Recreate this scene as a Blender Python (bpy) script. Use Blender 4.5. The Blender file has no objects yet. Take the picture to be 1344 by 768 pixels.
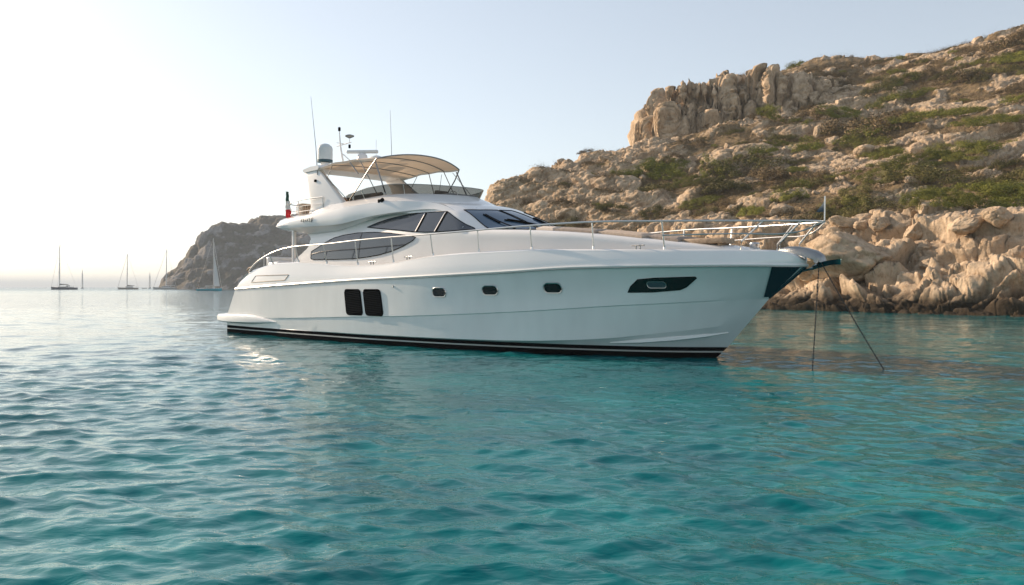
import bpy, bmesh, math, random
import numpy as np
from mathutils import Vector, Matrix, geometry
from mathutils.bvhtree import BVHTree
R = math.radians
sc = bpy.context.scene
col = sc.collection
random.seed(7)

# ------------------------------------------------------------------ camera
CAM_H = 1.7
cd = bpy.data.cameras.new('camera'); cam = bpy.data.objects.new('camera', cd); col.objects.link(cam)
cam.location = (0, 0, CAM_H); cam.rotation_euler = (R(90), 0, 0)
cd.sensor_width = 36; cd.lens = 29.46; cd.shift_y = -7/1344
cd.clip_start = 0.1; cd.clip_end = 30000
sc.camera = cam

# ------------------------------------------------------------------ light
SUN_AZ = 54.0      # degrees left of the viewing direction
SUN_EL = 22.0
sdir = Vector((-math.sin(R(SUN_AZ))*math.cos(R(SUN_EL)), math.cos(R(SUN_AZ))*math.cos(R(SUN_EL)), math.sin(R(SUN_EL))))
w = bpy.data.worlds.new('World'); sc.world = w; w.use_nodes = True
nt = w.node_tree; bg = nt.nodes['Background']
sky = nt.nodes.new('ShaderNodeTexSky'); sky.sky_type = 'NISHITA'; sky.sun_disc = False
sky.sun_elevation = R(SUN_EL); sky.sun_rotation = R(-SUN_AZ)
sky.air_density = 1.0; sky.dust_density = 0.6; sky.ozone_density = 1.0
hs_ = nt.nodes.new('ShaderNodeHueSaturation'); hs_.inputs['Saturation'].default_value = .66
nt.links.new(sky.outputs[0], hs_.inputs['Color']); 
g0 = nt.nodes.new('ShaderNodeVectorMath'); g0.operation = 'SCALE'; g0.inputs['Scale'].default_value = 1/6
g1 = nt.nodes.new('ShaderNodeGamma'); g1.inputs[1].default_value = .72
g2 = nt.nodes.new('ShaderNodeVectorMath'); g2.operation = 'SCALE'; g2.inputs['Scale'].default_value = 5.1
nt.links.new(hs_.outputs[0], g0.inputs[0]); nt.links.new(g0.outputs[0], g1.inputs[0]); nt.links.new(g1.outputs[0], g2.inputs[0]); nt.links.new(g2.outputs[0], bg.inputs[0]); bg.inputs[1].default_value = 0.128
sl = bpy.data.lights.new('sun', 'SUN'); sl.energy = 5.0; sl.angle = R(0.55); sl.color = (1.0, 0.77, 0.56)
so = bpy.data.objects.new('sun', sl); col.objects.link(so)
so.rotation_euler = (-sdir).to_track_quat('-Z', 'Y').to_euler()
sc.view_settings.view_transform = 'Standard'; sc.view_settings.look = 'None'
sc.view_settings.gamma = 1; sc.view_settings.use_curve_mapping = False
sc.view_settings.exposure = 0.62
sc.render.engine = 'CYCLES'
sc.cycles.max_bounces = 6; sc.cycles.volume_bounces = 0; sc.cycles.transparent_max_bounces = 12
sc.cycles.caustics_reflective = False; sc.cycles.caustics_refractive = False

# ------------------------------------------------------------------ helpers
def tag(o, label=None, cat=None, group=None, kind=None):
    if label: o['label'] = label
    if cat: o['category'] = cat
    if group: o['group'] = group
    if kind: o['kind'] = kind
    return o
def empty(name, loc=(0,0,0), rz=0):
    o = bpy.data.objects.new(name, None); col.objects.link(o)
    o.location = loc; o.rotation_euler = (0,0,rz); o.empty_display_size = .3
    return o
def mat(name, c, rough=.5, metal=0., coat=0., var=0., vscale=3., bump=0., bscale=20., ior=None, spec=None, coords='Object'):
    m = bpy.data.materials.new(name); m.use_nodes = True
    n = m.node_tree.nodes; l = m.node_tree.links; p = n['Principled BSDF']
    p.inputs['Base Color'].default_value = (*c, 1); p.inputs['Roughness'].default_value = rough
    p.inputs['Metallic'].default_value = metal; p.inputs['Coat Weight'].default_value = coat
    p.inputs['Coat Roughness'].default_value = .06
    if ior: p.inputs['IOR'].default_value = ior
    if spec is not None: p.inputs['Specular IOR Level'].default_value = spec
    tc = n.new('ShaderNodeTexCoord')
    if var > 0:
        nz = n.new('ShaderNodeTexNoise'); nz.inputs['Scale'].default_value = vscale; nz.inputs['Detail'].default_value = 5
        l.new(tc.outputs[coords], nz.inputs['Vector'])
        mx = n.new('ShaderNodeMix'); mx.data_type = 'RGBA'
        mx.inputs[6].default_value = (*[x*(1-var) for x in c], 1); mx.inputs[7].default_value = (*[min(1, x*(1+var)) for x in c], 1)
        rp = n.new('ShaderNodeMapRange'); rp.inputs[1].default_value = .3; rp.inputs[2].default_value = .7
        l.new(nz.outputs[0], rp.inputs[0]); l.new(rp.outputs[0], mx.inputs[0]); l.new(mx.outputs[2], p.inputs['Base Color'])
    if bump > 0:
        nb = n.new('ShaderNodeTexNoise'); nb.inputs['Scale'].default_value = bscale; nb.inputs['Detail'].default_value = 6
        l.new(tc.outputs[coords], nb.inputs['Vector'])
        b = n.new('ShaderNodeBump'); b.inputs['Strength'].default_value = bump; b.inputs['Distance'].default_value = .05
        l.new(nb.outputs[0], b.inputs['Height']); l.new(b.outputs[0], p.inputs['Normal'])
    return m
class MB:
    """collects shapes and links them as ONE mesh object"""
    def __init__(s): s.v = []; s.f = []
    def add(s, V, F):
        o = len(s.v); s.v += [tuple(map(float, p)) for p in V]; s.f += [tuple(i+o for i in f) for f in F]
    def grid(s, G, cu=False, cv=False, capu=False):
        nu = len(G); nv = len(G[0]); V = [p for r in G for p in r]; F = []
        for i in range(nu if cu else nu-1):
            for j in range(nv if cv else nv-1):
                a, b = i, (i+1) % nu; c, d = j, (j+1) % nv
                F.append((a*nv+c, b*nv+c, b*nv+d, a*nv+d))
        if capu: F.append(tuple(range(nv-1, -1, -1))); F.append(tuple((nu-1)*nv+j for j in range(nv)))
        s.add(V, F)
    def box(s, c, size, rot=None, taper=1.0):
        V = []
        for z in (-1, 1):
            t = taper if z > 0 else 1
            for x, y in ((-1,-1),(1,-1),(1,1),(-1,1)):
                p = Vector((x*size[0]/2*t, y*size[1]/2*t, z*size[2]/2))
                if rot: p = rot @ p
                V.append(p + Vector(c))
        s.add(V, [(0,3,2,1),(4,5,6,7),(0,1,5,4),(1,2,6,5),(2,3,7,6),(3,0,4,7)])
    def rbox(s, c, size, r=.04, rot=None):
        bm = bmesh.new(); bmesh.ops.create_cube(bm, size=1)
        for v in bm.verts: v.co = Vector((v.co.x*size[0], v.co.y*size[1], v.co.z*size[2]))
        bmesh.ops.bevel(bm, geom=bm.edges[:], offset=min(r, min(size)*.45), segments=3, affect='EDGES', profile=.5)
        V = [(rot @ v.co if rot else v.co)+Vector(c) for v in bm.verts]; bm.verts.index_update()
        s.add(V, [[v.index for v in f.verts] for f in bm.faces]); bm.free()
    def tube(s, pts, r, n=7, closed=False):
        P = [Vector(p) for p in pts]; N = len(P); G = []
        for i in range(N):
            if closed: t = P[(i+1) % N]-P[i-1]
            else: t = P[min(i+1, N-1)]-P[max(i-1, 0)]
            t.normalize()
            up = Vector((0,0,1)) if abs(t.z) < .95 else Vector((1,0,0))
            a = t.cross(up).normalized(); b = a.cross(t).normalized()
            rr = r[i] if isinstance(r, (list, tuple)) else r
            G.append([P[i]+(a*math.cos(k*2*math.pi/n)+b*math.sin(k*2*math.pi/n))*rr for k in range(n)])
        s.grid(G, cu=closed, cv=True, capu=not closed)
    def lathe(s, prof, c=(0,0,0), n=20, rot=None):
        G = []
        for r, z in prof:
            row = []
            for k in range(n):
                p = Vector((r*math.cos(k*2*math.pi/n), r*math.sin(k*2*math.pi/n), z))
                if rot: p = rot @ p
                row.append(p+Vector(c))
            G.append(row)
        s.grid(G, cv=True, capu=True)
    def prism(s, P, A, B):
        """closed polygon given as two lists of 3D points"""
        n = len(A); s.add(list(A)+list(B), [tuple(range(n-1,-1,-1)), tuple(range(n, 2*n))]+[(i, (i+1)%n, n+(i+1)%n, n+i) for i in range(n)])
    def build(s, name, m, parent=None, smooth=30, flip=False, recalc=True):
        V = [(x, -y, z) for x, y, z in s.v] if flip else s.v
        me = bpy.data.meshes.new(name); me.from_pydata(V, [], s.f)
        if recalc:
            bm = bmesh.new(); bm.from_mesh(me); bmesh.ops.remove_doubles(bm, verts=bm.verts, dist=1e-5)
            bmesh.ops.recalc_face_normals(bm, faces=bm.faces); bm.to_mesh(me); bm.free()
        if smooth:
            me.polygons.foreach_set('use_smooth', [True]*len(me.polygons)); me.set_sharp_from_angle(angle=R(smooth))
        me.materials.append(m); o = bpy.data.objects.new(name, me); col.objects.link(o)
        if parent: o.parent = parent
        return o
def copy_tree(o, parent=None):
    c = o.copy(); col.objects.link(c); c.parent = parent
    for ch in list(o.children): copy_tree(ch, c)
    return c
def pch(X, Y):
    """monotone cubic through the points"""
    X = np.array(X, float); Y = np.array(Y, float); h = np.diff(X); d = np.diff(Y)/h
    m = np.zeros_like(Y)
    for i in range(1, len(X)-1):
        m[i] = 0 if d[i-1]*d[i] <= 0 else 2/(1/d[i-1]+1/d[i])
    m[0] = d[0]; m[-1] = d[-1]
    def f(x):
        x = np.clip(np.asarray(x, float), X[0], X[-1]); i = np.clip(np.searchsorted(X, x)-1, 0, len(X)-2)
        t = (x-X[i])/h[i]
        r = (2*t**3-3*t**2+1)*Y[i]+(t**3-2*t**2+t)*h[i]*m[i]+(-2*t**3+3*t**2)*Y[i+1]+(t**3-t**2)*h[i]*m[i+1]
        return float(r) if r.ndim == 0 else r
    return f
def smooth_path(pts, n):
    pts = [Vector(p) for p in pts]; L = [0]
    for a, b in zip(pts, pts[1:]): L.append(L[-1]+(b-a).length)
    fs = [pch(L, [p[k] for p in pts]) for k in range(3)]
    return [Vector([f(L[-1]*i/(n-1)) for f in fs]) for i in range(n)]

# ------------------------------------------------------------------ noise in numpy
def _hash(i, j, k, seed):
    h = (i.astype(np.int64)*374761393+j.astype(np.int64)*668265263+k.astype(np.int64)*2147483647+seed*1274126177) & 0xffffffff
    h = ((h ^ (h >> 13))*1274126177) & 0xffffffff; h = ((h ^ (h >> 15))*2246822519) & 0xffffffff
    return ((h ^ (h >> 16)) & 0xffffff)/float(0xffffff)
def vnoise(x, y, z, seed=0):
    i, j, k = np.floor(x), np.floor(y), np.floor(z); fx, fy, fz = x-i, y-j, z-k
    u, v, w_ = [t*t*t*(t*(t*6-15)+10) for t in (fx, fy, fz)]
    r = 0
    for a in (0,1):
        for b in (0,1):
            for c in (0,1):
                r = r+_hash(i+a, j+b, k+c, seed)*(u if a else 1-u)*(v if b else 1-v)*(w_ if c else 1-w_)
    return r*2-1
def fbm(x, y, z, oct=4, seed=0):
    r = 0; a = .5
    for o in range(oct):
        r = r+a*vnoise(x, y, z, seed+o); x, y, z = x*2.03+5, y*2.03+9, z*2.03+3; a *= .5
    return r
def worley(x, y, z, seed=0, facet=False):
    i, j, k = np.floor(x), np.floor(y), np.floor(z)
    f1 = np.full(x.shape, 9.); f2 = np.full(x.shape, 9.); idn = np.zeros(x.shape); fac = np.zeros(x.shape)
    for a in (-1,0,1):
        for b in (-1,0,1):
            for c in (-1,0,1):
                I, J, K = i+a, j+b, k+c
                hx, hy, hz = _hash(I,J,K,seed)-.5, _hash(I,J,K,seed+11)-.5, _hash(I,J,K,seed+23)-.5
                dx, dy, dz = x-(I+.5+.8*hx), y-(J+.5+.8*hy), z-(K+.5+.8*hz)
                d = np.sqrt(dx*dx+dy*dy+dz*dz)
                near = d < f1
                f2 = np.where(near, f1, np.minimum(f2, d)); idn = np.where(near, _hash(I,J,K,seed+37), idn); fac = np.where(near, dx*hy+dy*hz+dz*hx, fac); f1 = np.where(near, d, f1)
    return (f1, f2, idn, fac) if facet else (f1, f2, idn)
def sstep(a, b, x):
    t = np.clip((x-a)/(b-a), 0, 1); return t*t*(3-2*t)
def np_mesh(name, V, F, m, attrs=None, smooth=True):
    me = bpy.data.meshes.new(name); nv, nf, k = len(V), len(F), F.shape[1]
    me.vertices.add(nv); me.vertices.foreach_set('co', V.astype(np.float32).ravel())
    me.loops.add(nf*k); me.loops.foreach_set('vertex_index', F.astype(np.int32).ravel())
    me.polygons.add(nf); me.polygons.foreach_set('loop_start', np.arange(0, nf*k, k, dtype=np.int32))
    me.polygons.foreach_set('use_smooth', np.full(nf, smooth))
    me.update(calc_edges=True); me.validate()
    for an, av in (attrs or {}).items():
        at = me.attributes.new(an, 'FLOAT', 'POINT'); at.data.foreach_set('value', av.astype(np.float32).ravel())
    me.materials.append(m); o = bpy.data.objects.new(name, me); col.objects.link(o); return o
def grid_faces(nu, nv):
    i, j = np.meshgrid(np.arange(nu-1), np.arange(nv-1), indexing='ij'); a = (i*nv+j).ravel()
    return np.stack([a, a+nv, a+nv+1, a+1], 1)
# ------------------------------------------------------------------ sea
def water_material():
    m = bpy.data.materials.new('sea_water'); m.use_nodes = True
    n = m.node_tree.nodes; l = m.node_tree.links; p = n['Principled BSDF']
    geo = n.new('ShaderNodeNewGeometry')
    sep = n.new('ShaderNodeSeparateXYZ'); l.new(geo.outputs['Position'], sep.inputs[0])
    dist = n.new('ShaderNodeVectorMath'); dist.operation = 'LENGTH'; l.new(geo.outputs['Position'], dist.inputs[0])
    # the shallow sandy bottom near the anchorage gives way to deep water offshore
    mr = n.new('ShaderNodeMapRange'); mr.inputs[1].default_value = 2; mr.inputs[2].default_value = 75
    sx_ = n.new('ShaderNodeMath'); sx_.operation = 'MULTIPLY_ADD'; sx_.inputs[1].default_value = -2.6; l.new(sep.outputs['X'], sx_.inputs[0]); l.new(sep.outputs['Y'], sx_.inputs[2]); l.new(sx_.outputs[0], mr.inputs[0])
    nz = n.new('ShaderNodeTexNoise'); nz.inputs['Scale'].default_value = .45; nz.inputs['Detail'].default_value = 3
    l.new(geo.outputs['Position'], nz.inputs['Vector'])
    ramp = n.new('ShaderNodeValToRGB'); e = ramp.color_ramp.elements
    e[0].position = 0; e[0].color = (0.0, .150, .163, 1); e[1].position = 1; e[1].color = (.001, .065, .085, 1)
    l.new(mr.outputs[0], ramp.inputs[0])
    mx = n.new('ShaderNodeMix'); mx.data_type = 'RGBA'; mx.blend_type = 'MULTIPLY'; mx.inputs[0].default_value = 1
    r2 = n.new('ShaderNodeValToRGB'); e2 = r2.color_ramp.elements
    e2[0].position = .35; e2[0].color = (.5, .64, .68, 1); e2[1].position = .65; e2[1].color = (1, 1.1, 1.06, 1)
    l.new(nz.outputs[0], r2.inputs[0]); l.new(ramp.outputs[0], mx.inputs[6]); l.new(r2.outputs[0], mx.inputs[7])
    l.new(mx.outputs[2], p.inputs['Base Color'])
    p.inputs['IOR'].default_value = 1.27; p.inputs['Specular Tint'].default_value = (.25,.75,.80,1)
    rr = n.new('ShaderNodeMapRange'); rr.inputs[1].default_value = 15; rr.inputs[2].default_value = 600
    rr.inputs[3].default_value = .025; rr.inputs[4].default_value = .22
    l.new(dist.outputs['Value'], rr.inputs[0]); l.new(rr.outputs[0], p.inputs['Roughness'])
    # ripples too fine for the mesh
    def noise(scale, sx, sy, detail, dist_):
        mp = n.new('ShaderNodeMapping'); mp.inputs['Scale'].default_value = (sx, sy, 1); mp.inputs['Rotation'].default_value = (0, 0, R(12))
        l.new(geo.outputs['Position'], mp.inputs[0])
        t = n.new('ShaderNodeTexNoise'); t.inputs['Scale'].default_value = scale; t.inputs['Detail'].default_value = detail
        t.inputs['Distortion'].default_value = dist_
        l.new(mp.outputs[0], t.inputs['Vector']); return t
    fine = noise(5.5, .7, 1.2, 4, .5); big = noise(.55, .55, 1.3, 4, .3)
    b1 = n.new('ShaderNodeBump'); b1.inputs['Distance'].default_value = .019; b1.inputs['Strength'].default_value = .8
    l.new(fine.outputs[0], b1.inputs['Height'])
    b2 = n.new('ShaderNodeBump'); b2.inputs['Distance'].default_value = .22
    s2 = n.new('ShaderNodeMapRange'); s2.inputs[1].default_value = 18; s2.inputs[2].default_value = 90; s2.inputs[4].default_value = .75
    l.new(dist.outputs['Value'], s2.inputs[0]); l.new(s2.outputs[0], b2.inputs['Strength'])
    l.new(big.outputs[0], b2.inputs['Height']); l.new(b1.outputs[0], b2.inputs['Normal'])
    l.new(b2.outputs[0], p.inputs['Normal'])
    return m
def build_sea():
    rng = np.random.default_rng(5)
    rs = [0.6]
    while rs[-1] < 14000:
        r = rs[-1]; rs.append(r*(1.03 if r < 3.6 else 1.0048 if r < 22 else 1.0068 if r < 120 else 1.013 if r < 500 else 1.05))
    rs = np.array(rs)
    th = np.concatenate([np.linspace(-1.9, -.62, 90, endpoint=False), np.linspace(-.62, .62, 1000, endpoint=False), np.linspace(.62, 1.9, 91)])
    Rr, T = np.meshgrid(rs, th, indexing='ij')
    X0 = Rr*np.sin(T); Y0 = Rr*np.cos(T); Z = np.zeros_like(X0); X = X0.copy(); Y = Y0.copy()
    step = np.where(Rr < 22, .0048, np.where(Rr < 120, .0068, .013))*Rr
    wide = np.where(np.abs(T) > .62, 0.014, .00125)*Rr
    sp = np.maximum(step, wide)
    # slow gusty variation of the wave height over the surface
    gust = .8+.45*vnoise(X0*.11, Y0*.07, X0*0, 3)
    for q in range(120):
        lam = .10*(2.2/.10)**(rng.random()**1.0)
        k = 2*math.pi/lam
        ang = rng.normal(0, .62) + R(-12)      # waves come from offshore, crests nearly across the view
        dx, dy = math.sin(ang), -math.cos(ang)
        steep = .0285*(1.0 if lam > .3 else 1.15)*(1.12 if .25 < lam < .9 else .85)*(.42 if lam > 1.0 else 1)
        amp = steep/k
        att = sstep(2.2, 4.5, lam/sp)*gust
        ph = k*(X0*dx+Y0*dy)+rng.random()*6.283
        c = np.cos(ph); s = np.sin(ph)
        Z += amp*att*c; X -= .8*amp*att*s*dx; Y -= .8*amp*att*s*dy
    V = np.stack([X, Y, Z], -1).reshape(-1, 3)
    o = np_mesh('sea', V, grid_faces(len(rs), len(th)), water_material())
    tag(o, kind='structure')
build_sea()

# ------------------------------------------------------------------ terrain
def px2w(px, py, D):            # survey point: bearing, elevation and range from the camera to world coordinates
    return ((px-672)/1100*D, D, CAM_H+(377-py)/1100*D)
class TPS:
    def __init__(s, P, Z, lam=.02):
        P = np.array(P, float); s.P = P; n = len(P)
        K = s.k(np.linalg.norm(P[:,None]-P[None], axis=2)); A = np.zeros((n+3, n+3)); A[:n,:n] = K+lam*np.eye(n)
        A[:n,n] = 1; A[:n,n+1:] = P; A[n,:n] = 1; A[n+1:,:n] = P.T
        s.w = np.linalg.solve(A, np.concatenate([np.array(Z, float), [0,0,0]]))
    @staticmethod
    def k(r): return np.where(r > 1e-9, r*r*np.log(np.maximum(r, 1e-9)), 0)
    def __call__(s, x, y):
        r = s.w[-3]+s.w[-2]*x+s.w[-1]*y
        for i in range(len(s.P)): r = r+s.w[i]*s.k(np.hypot(x-s.P[i,0], y-s.P[i,1]))
        return r
def land_material(name, rock_c, rock_d, soil_a, soil_b, green, scale=1.0, wet_shade=True):
    m = bpy.data.materials.new(name); m.use_nodes = True
    n = m.node_tree.nodes; l = m.node_tree.links; p = n['Principled BSDF']; p.inputs['Roughness'].default_value = .92
    p.inputs['Specular IOR Level'].default_value = .15
    geo = n.new('ShaderNodeNewGeometry')
    def noise(sc_, det=6, rough=.6, mul=(1,1,1), rot=(0,0,0)):
        mp = n.new('ShaderNodeMapping'); mp.inputs['Scale'].default_value = mul; mp.inputs['Rotation'].default_value = rot
        l.new(geo.outputs['Position'], mp.inputs[0])
        t = n.new('ShaderNodeTexNoise'); t.inputs['Scale'].default_value = sc_*scale; t.inputs['Detail'].default_value = det
        t.inputs['Roughness'].default_value = rough; l.new(mp.outputs[0], t.inputs['Vector']); return t.outputs[0]
    def ramp(src, stops):
        r = n.new('ShaderNodeValToRGB'); e = r.color_ramp.elements
        while len(e) < len(stops): e.new(.5)
        for k, (pos, c) in enumerate(stops): e[k].position = pos; e[k].color = (*c, 1)
        l.new(src, r.inputs[0]); return r.outputs[0]
    def mix(f, a, b, mode='MIX'):
        x = n.new('ShaderNodeMix'); x.data_type = 'RGBA'; x.blend_type = mode
        if isinstance(f, float): x.inputs[0].default_value = f
        else: l.new(f, x.inputs[0])
        l.new(a, x.inputs[6]); l.new(b, x.inputs[7]); return x.outputs[2]
    rock = ramp(noise(.5, 8, .65), [(.30, rock_d), (.47, tuple((a+b)/2 for a, b in zip(rock_c, rock_d))), (.62, rock_c)])
    stain = ramp(noise(2.4, 6, .7, (1,1,.55)), [(.32, (.58,.50,.42)), (.50, (.95,.93,.90)), (.7, (1.12,1.10,1.06))])
    rock = mix(1.0, rock, stain, 'MULTIPLY')
    soil = ramp(noise(1.3, 7, .7), [(.34, soil_a), (.52, soil_b), (.68, green)])
    at = n.new('ShaderNodeAttribute'); at.attribute_name = 'rock'
    br = noise(3.5, 5, .7)
    ad = n.new('ShaderNodeMath'); ad.operation = 'ADD'; l.new(at.outputs['Fac'], ad.inputs[0]); l.new(br, ad.inputs[1])
    th = n.new('ShaderNodeMapRange'); th.inputs[1].default_value = .86; th.inputs[2].default_value = 1.1; l.new(ad.outputs[0], th.inputs[0])
    c = mix(th.outputs[0], soil, rock)
    if wet_shade:      # algae and splash line, raised to paint in the shaded undersides as well
        sep = n.new('ShaderNodeSeparateXYZ'); l.new(geo.outputs['Position'], sep.inputs[0])
        jz = n.new('ShaderNodeMath'); jz.operation = 'MULTIPLY_ADD'; l.new(noise(1.1, 4), jz.inputs[0]); jz.inputs[1].default_value = -1.5; l.new(sep.outputs['Z'], jz.inputs[2])
        wr = n.new('ShaderNodeMapRange'); wr.inputs[1].default_value = -.05; wr.inputs[2].default_value = .95; l.new(jz.outputs[0], wr.inputs[0])
        dk = n.new('ShaderNodeRGB'); dk.outputs[0].default_value = (.045,.034,.022,1)
        c = mix(wr.outputs[0], dk.outputs[0], c)
    l.new(c, p.inputs['Base Color'])
    b = n.new('ShaderNodeBump'); b.inputs['Strength'].default_value = .9; b.inputs['Distance'].default_value = .22/scale
    l.new(noise(2.8, 9, .72), b.inputs['Height']); l.new(b.outputs[0], p.inputs['Normal'])
    return m

# the survey of the near hillside: (bearing, elevation, range)
C = []
def cp(px, lst):
    for py, D in lst:
        C.append(px2w(px, py, D))
def cz(px, D, z): C.append(((px-672)/1100*D, D, z))
for px, D0 in ((1800, 33), (1600, 39), (1344, 49), (1200, 54.5), (1080, 62), (960, 71), (850, 82), (750, 94), (690, 102), (640, 110)):
    cz(px, D0, 0); cz(px, D0-9, -4.5)
cp(1800, [(330,39),(230,52),(120,72),(0,98)]); cz(1800, 120, 40)
cp(1600, [(335,46),(255,57),(180,72),(80,98),(0,122)]); cz(1600, 150, 42)
cp(1344, [(345,55),(285,62),(205,80),(120,105),(42,134)]); cz(1344, 160, 43); cz(1344, 200, 38)
cp(1200, [(335,62),(278,70),(200,92),(132,118),(76,146)]); cz(1200, 170, 43); cz(1200, 210, 36)
cp(1080, [(342,68),(287,76),(232,94),(172,117),(122,140),(92,160)]); cz(1080, 185, 43); cz(1080, 225, 34)
cp(960, [(330,78),(300,84),(250,97),(200,114),(164,131)]); cz(960, 143, 27.6); cz(960, 170, 29.5); cz(960, 215, 26)
cp(850, [(330,88),(300,95),(260,104),(222,119),(194,136)]); cz(850, 147, 24); cz(850, 172, 24.5); cz(850, 205, 18)
cp(750, [(330,99),(288,105),(240,116),(218,130)]); cz(750, 150, 19); cz(750, 180, 10)
cp(690, [(320,107),(280,112),(243,122)]); cz(690, 140, 14); cz(690, 170, 4)
cp(640, [(300,114),(266,121)]); cz(640, 136, 10); cz(640, 158, -1)
cz(612, 112, -3); cz(606, 128, -2); cz(590, 150, -7); cz(560, 110, -8); cz(560,130,-8)
tps = TPS([c[:2] for c in C], [c[2] for c in C], lam=2.0)
def hill_height(x, y):
    h = tps(x, y); D = y; b = 672+1100*x/np.maximum(y, 1)
    # the crag crowning the slope
    Dl = np.interp(b, [834,840,846,866,900,950,1000,1050,1100,1150], [163,152,148.5,145,141,139,136.5,135,134,134])+1.8*vnoise(b*.05, b*0, b*0, 77)+.9*vnoise(b*.19, b*0, b*0, 78)
    H = np.interp(b, [836,841,846,856,870,890,920,960,1000,1040,1090,1140], [0,6.2,8.4,9.4,10.0,10.2,9.6,8.6,7.4,4.8,2.0,0])
    st = sstep(-.9, 1.3, D-Dl)
    crag = np.clip((H-1)/3, 0, 1)*np.exp(-((D-Dl-.1)/2.6)**2)
    h = h+H*st*(1-.25*sstep(6, 60, D-Dl))
    # broken ledges: beds of rock that step the slope
    n1 = fbm(x/14, y/14, x*0, 4, 5); n2 = fbm(x/22+7, y/22, x*0, 3, 15); n3 = fbm(x/5, y/5, x*0, 3, 25)
    shore = 1-sstep(5.0, 9.5, h+2.5*n1)
    mask = np.clip(np.maximum(shore*1.0, sstep(.06, .22, n2)*.9*(.25+.75*sstep(-.15,.2,n1))), 0, 1)
    # upper left slope is the rocky shoulder behind the boat
    mask = np.maximum(mask, (1-sstep(760, 900, b+60*n1))*sstep(6, 10, h)*(1-sstep(118,126,D))*1.0)
    Hs = 3.1; tl = .20*(.888*x-.25*y)*sstep(700, 1000, b); q = (h-tl+2.6*n1+.9*n3)/Hs; f = q-np.floor(q)
    terr = Hs*(np.floor(q)+sstep(.02, .42, f))-2.6*n1-.9*n3+tl
    riser = np.exp(-((f-.19)/.2)**2)
    h2 = h+(terr-h)*mask*(.8-.5*shore)*sstep(-1, 1, h)
    rock = np.clip(np.maximum(mask*riser*.85, np.maximum(shore*.9, crag*1.1)), 0, 1)
    rock = np.maximum(rock, .60*sstep(.02, .2, fbm(x/3, y/3, x*0, 4, 35)))
    return h2+.35*n3, rock, crag, shore
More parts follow.
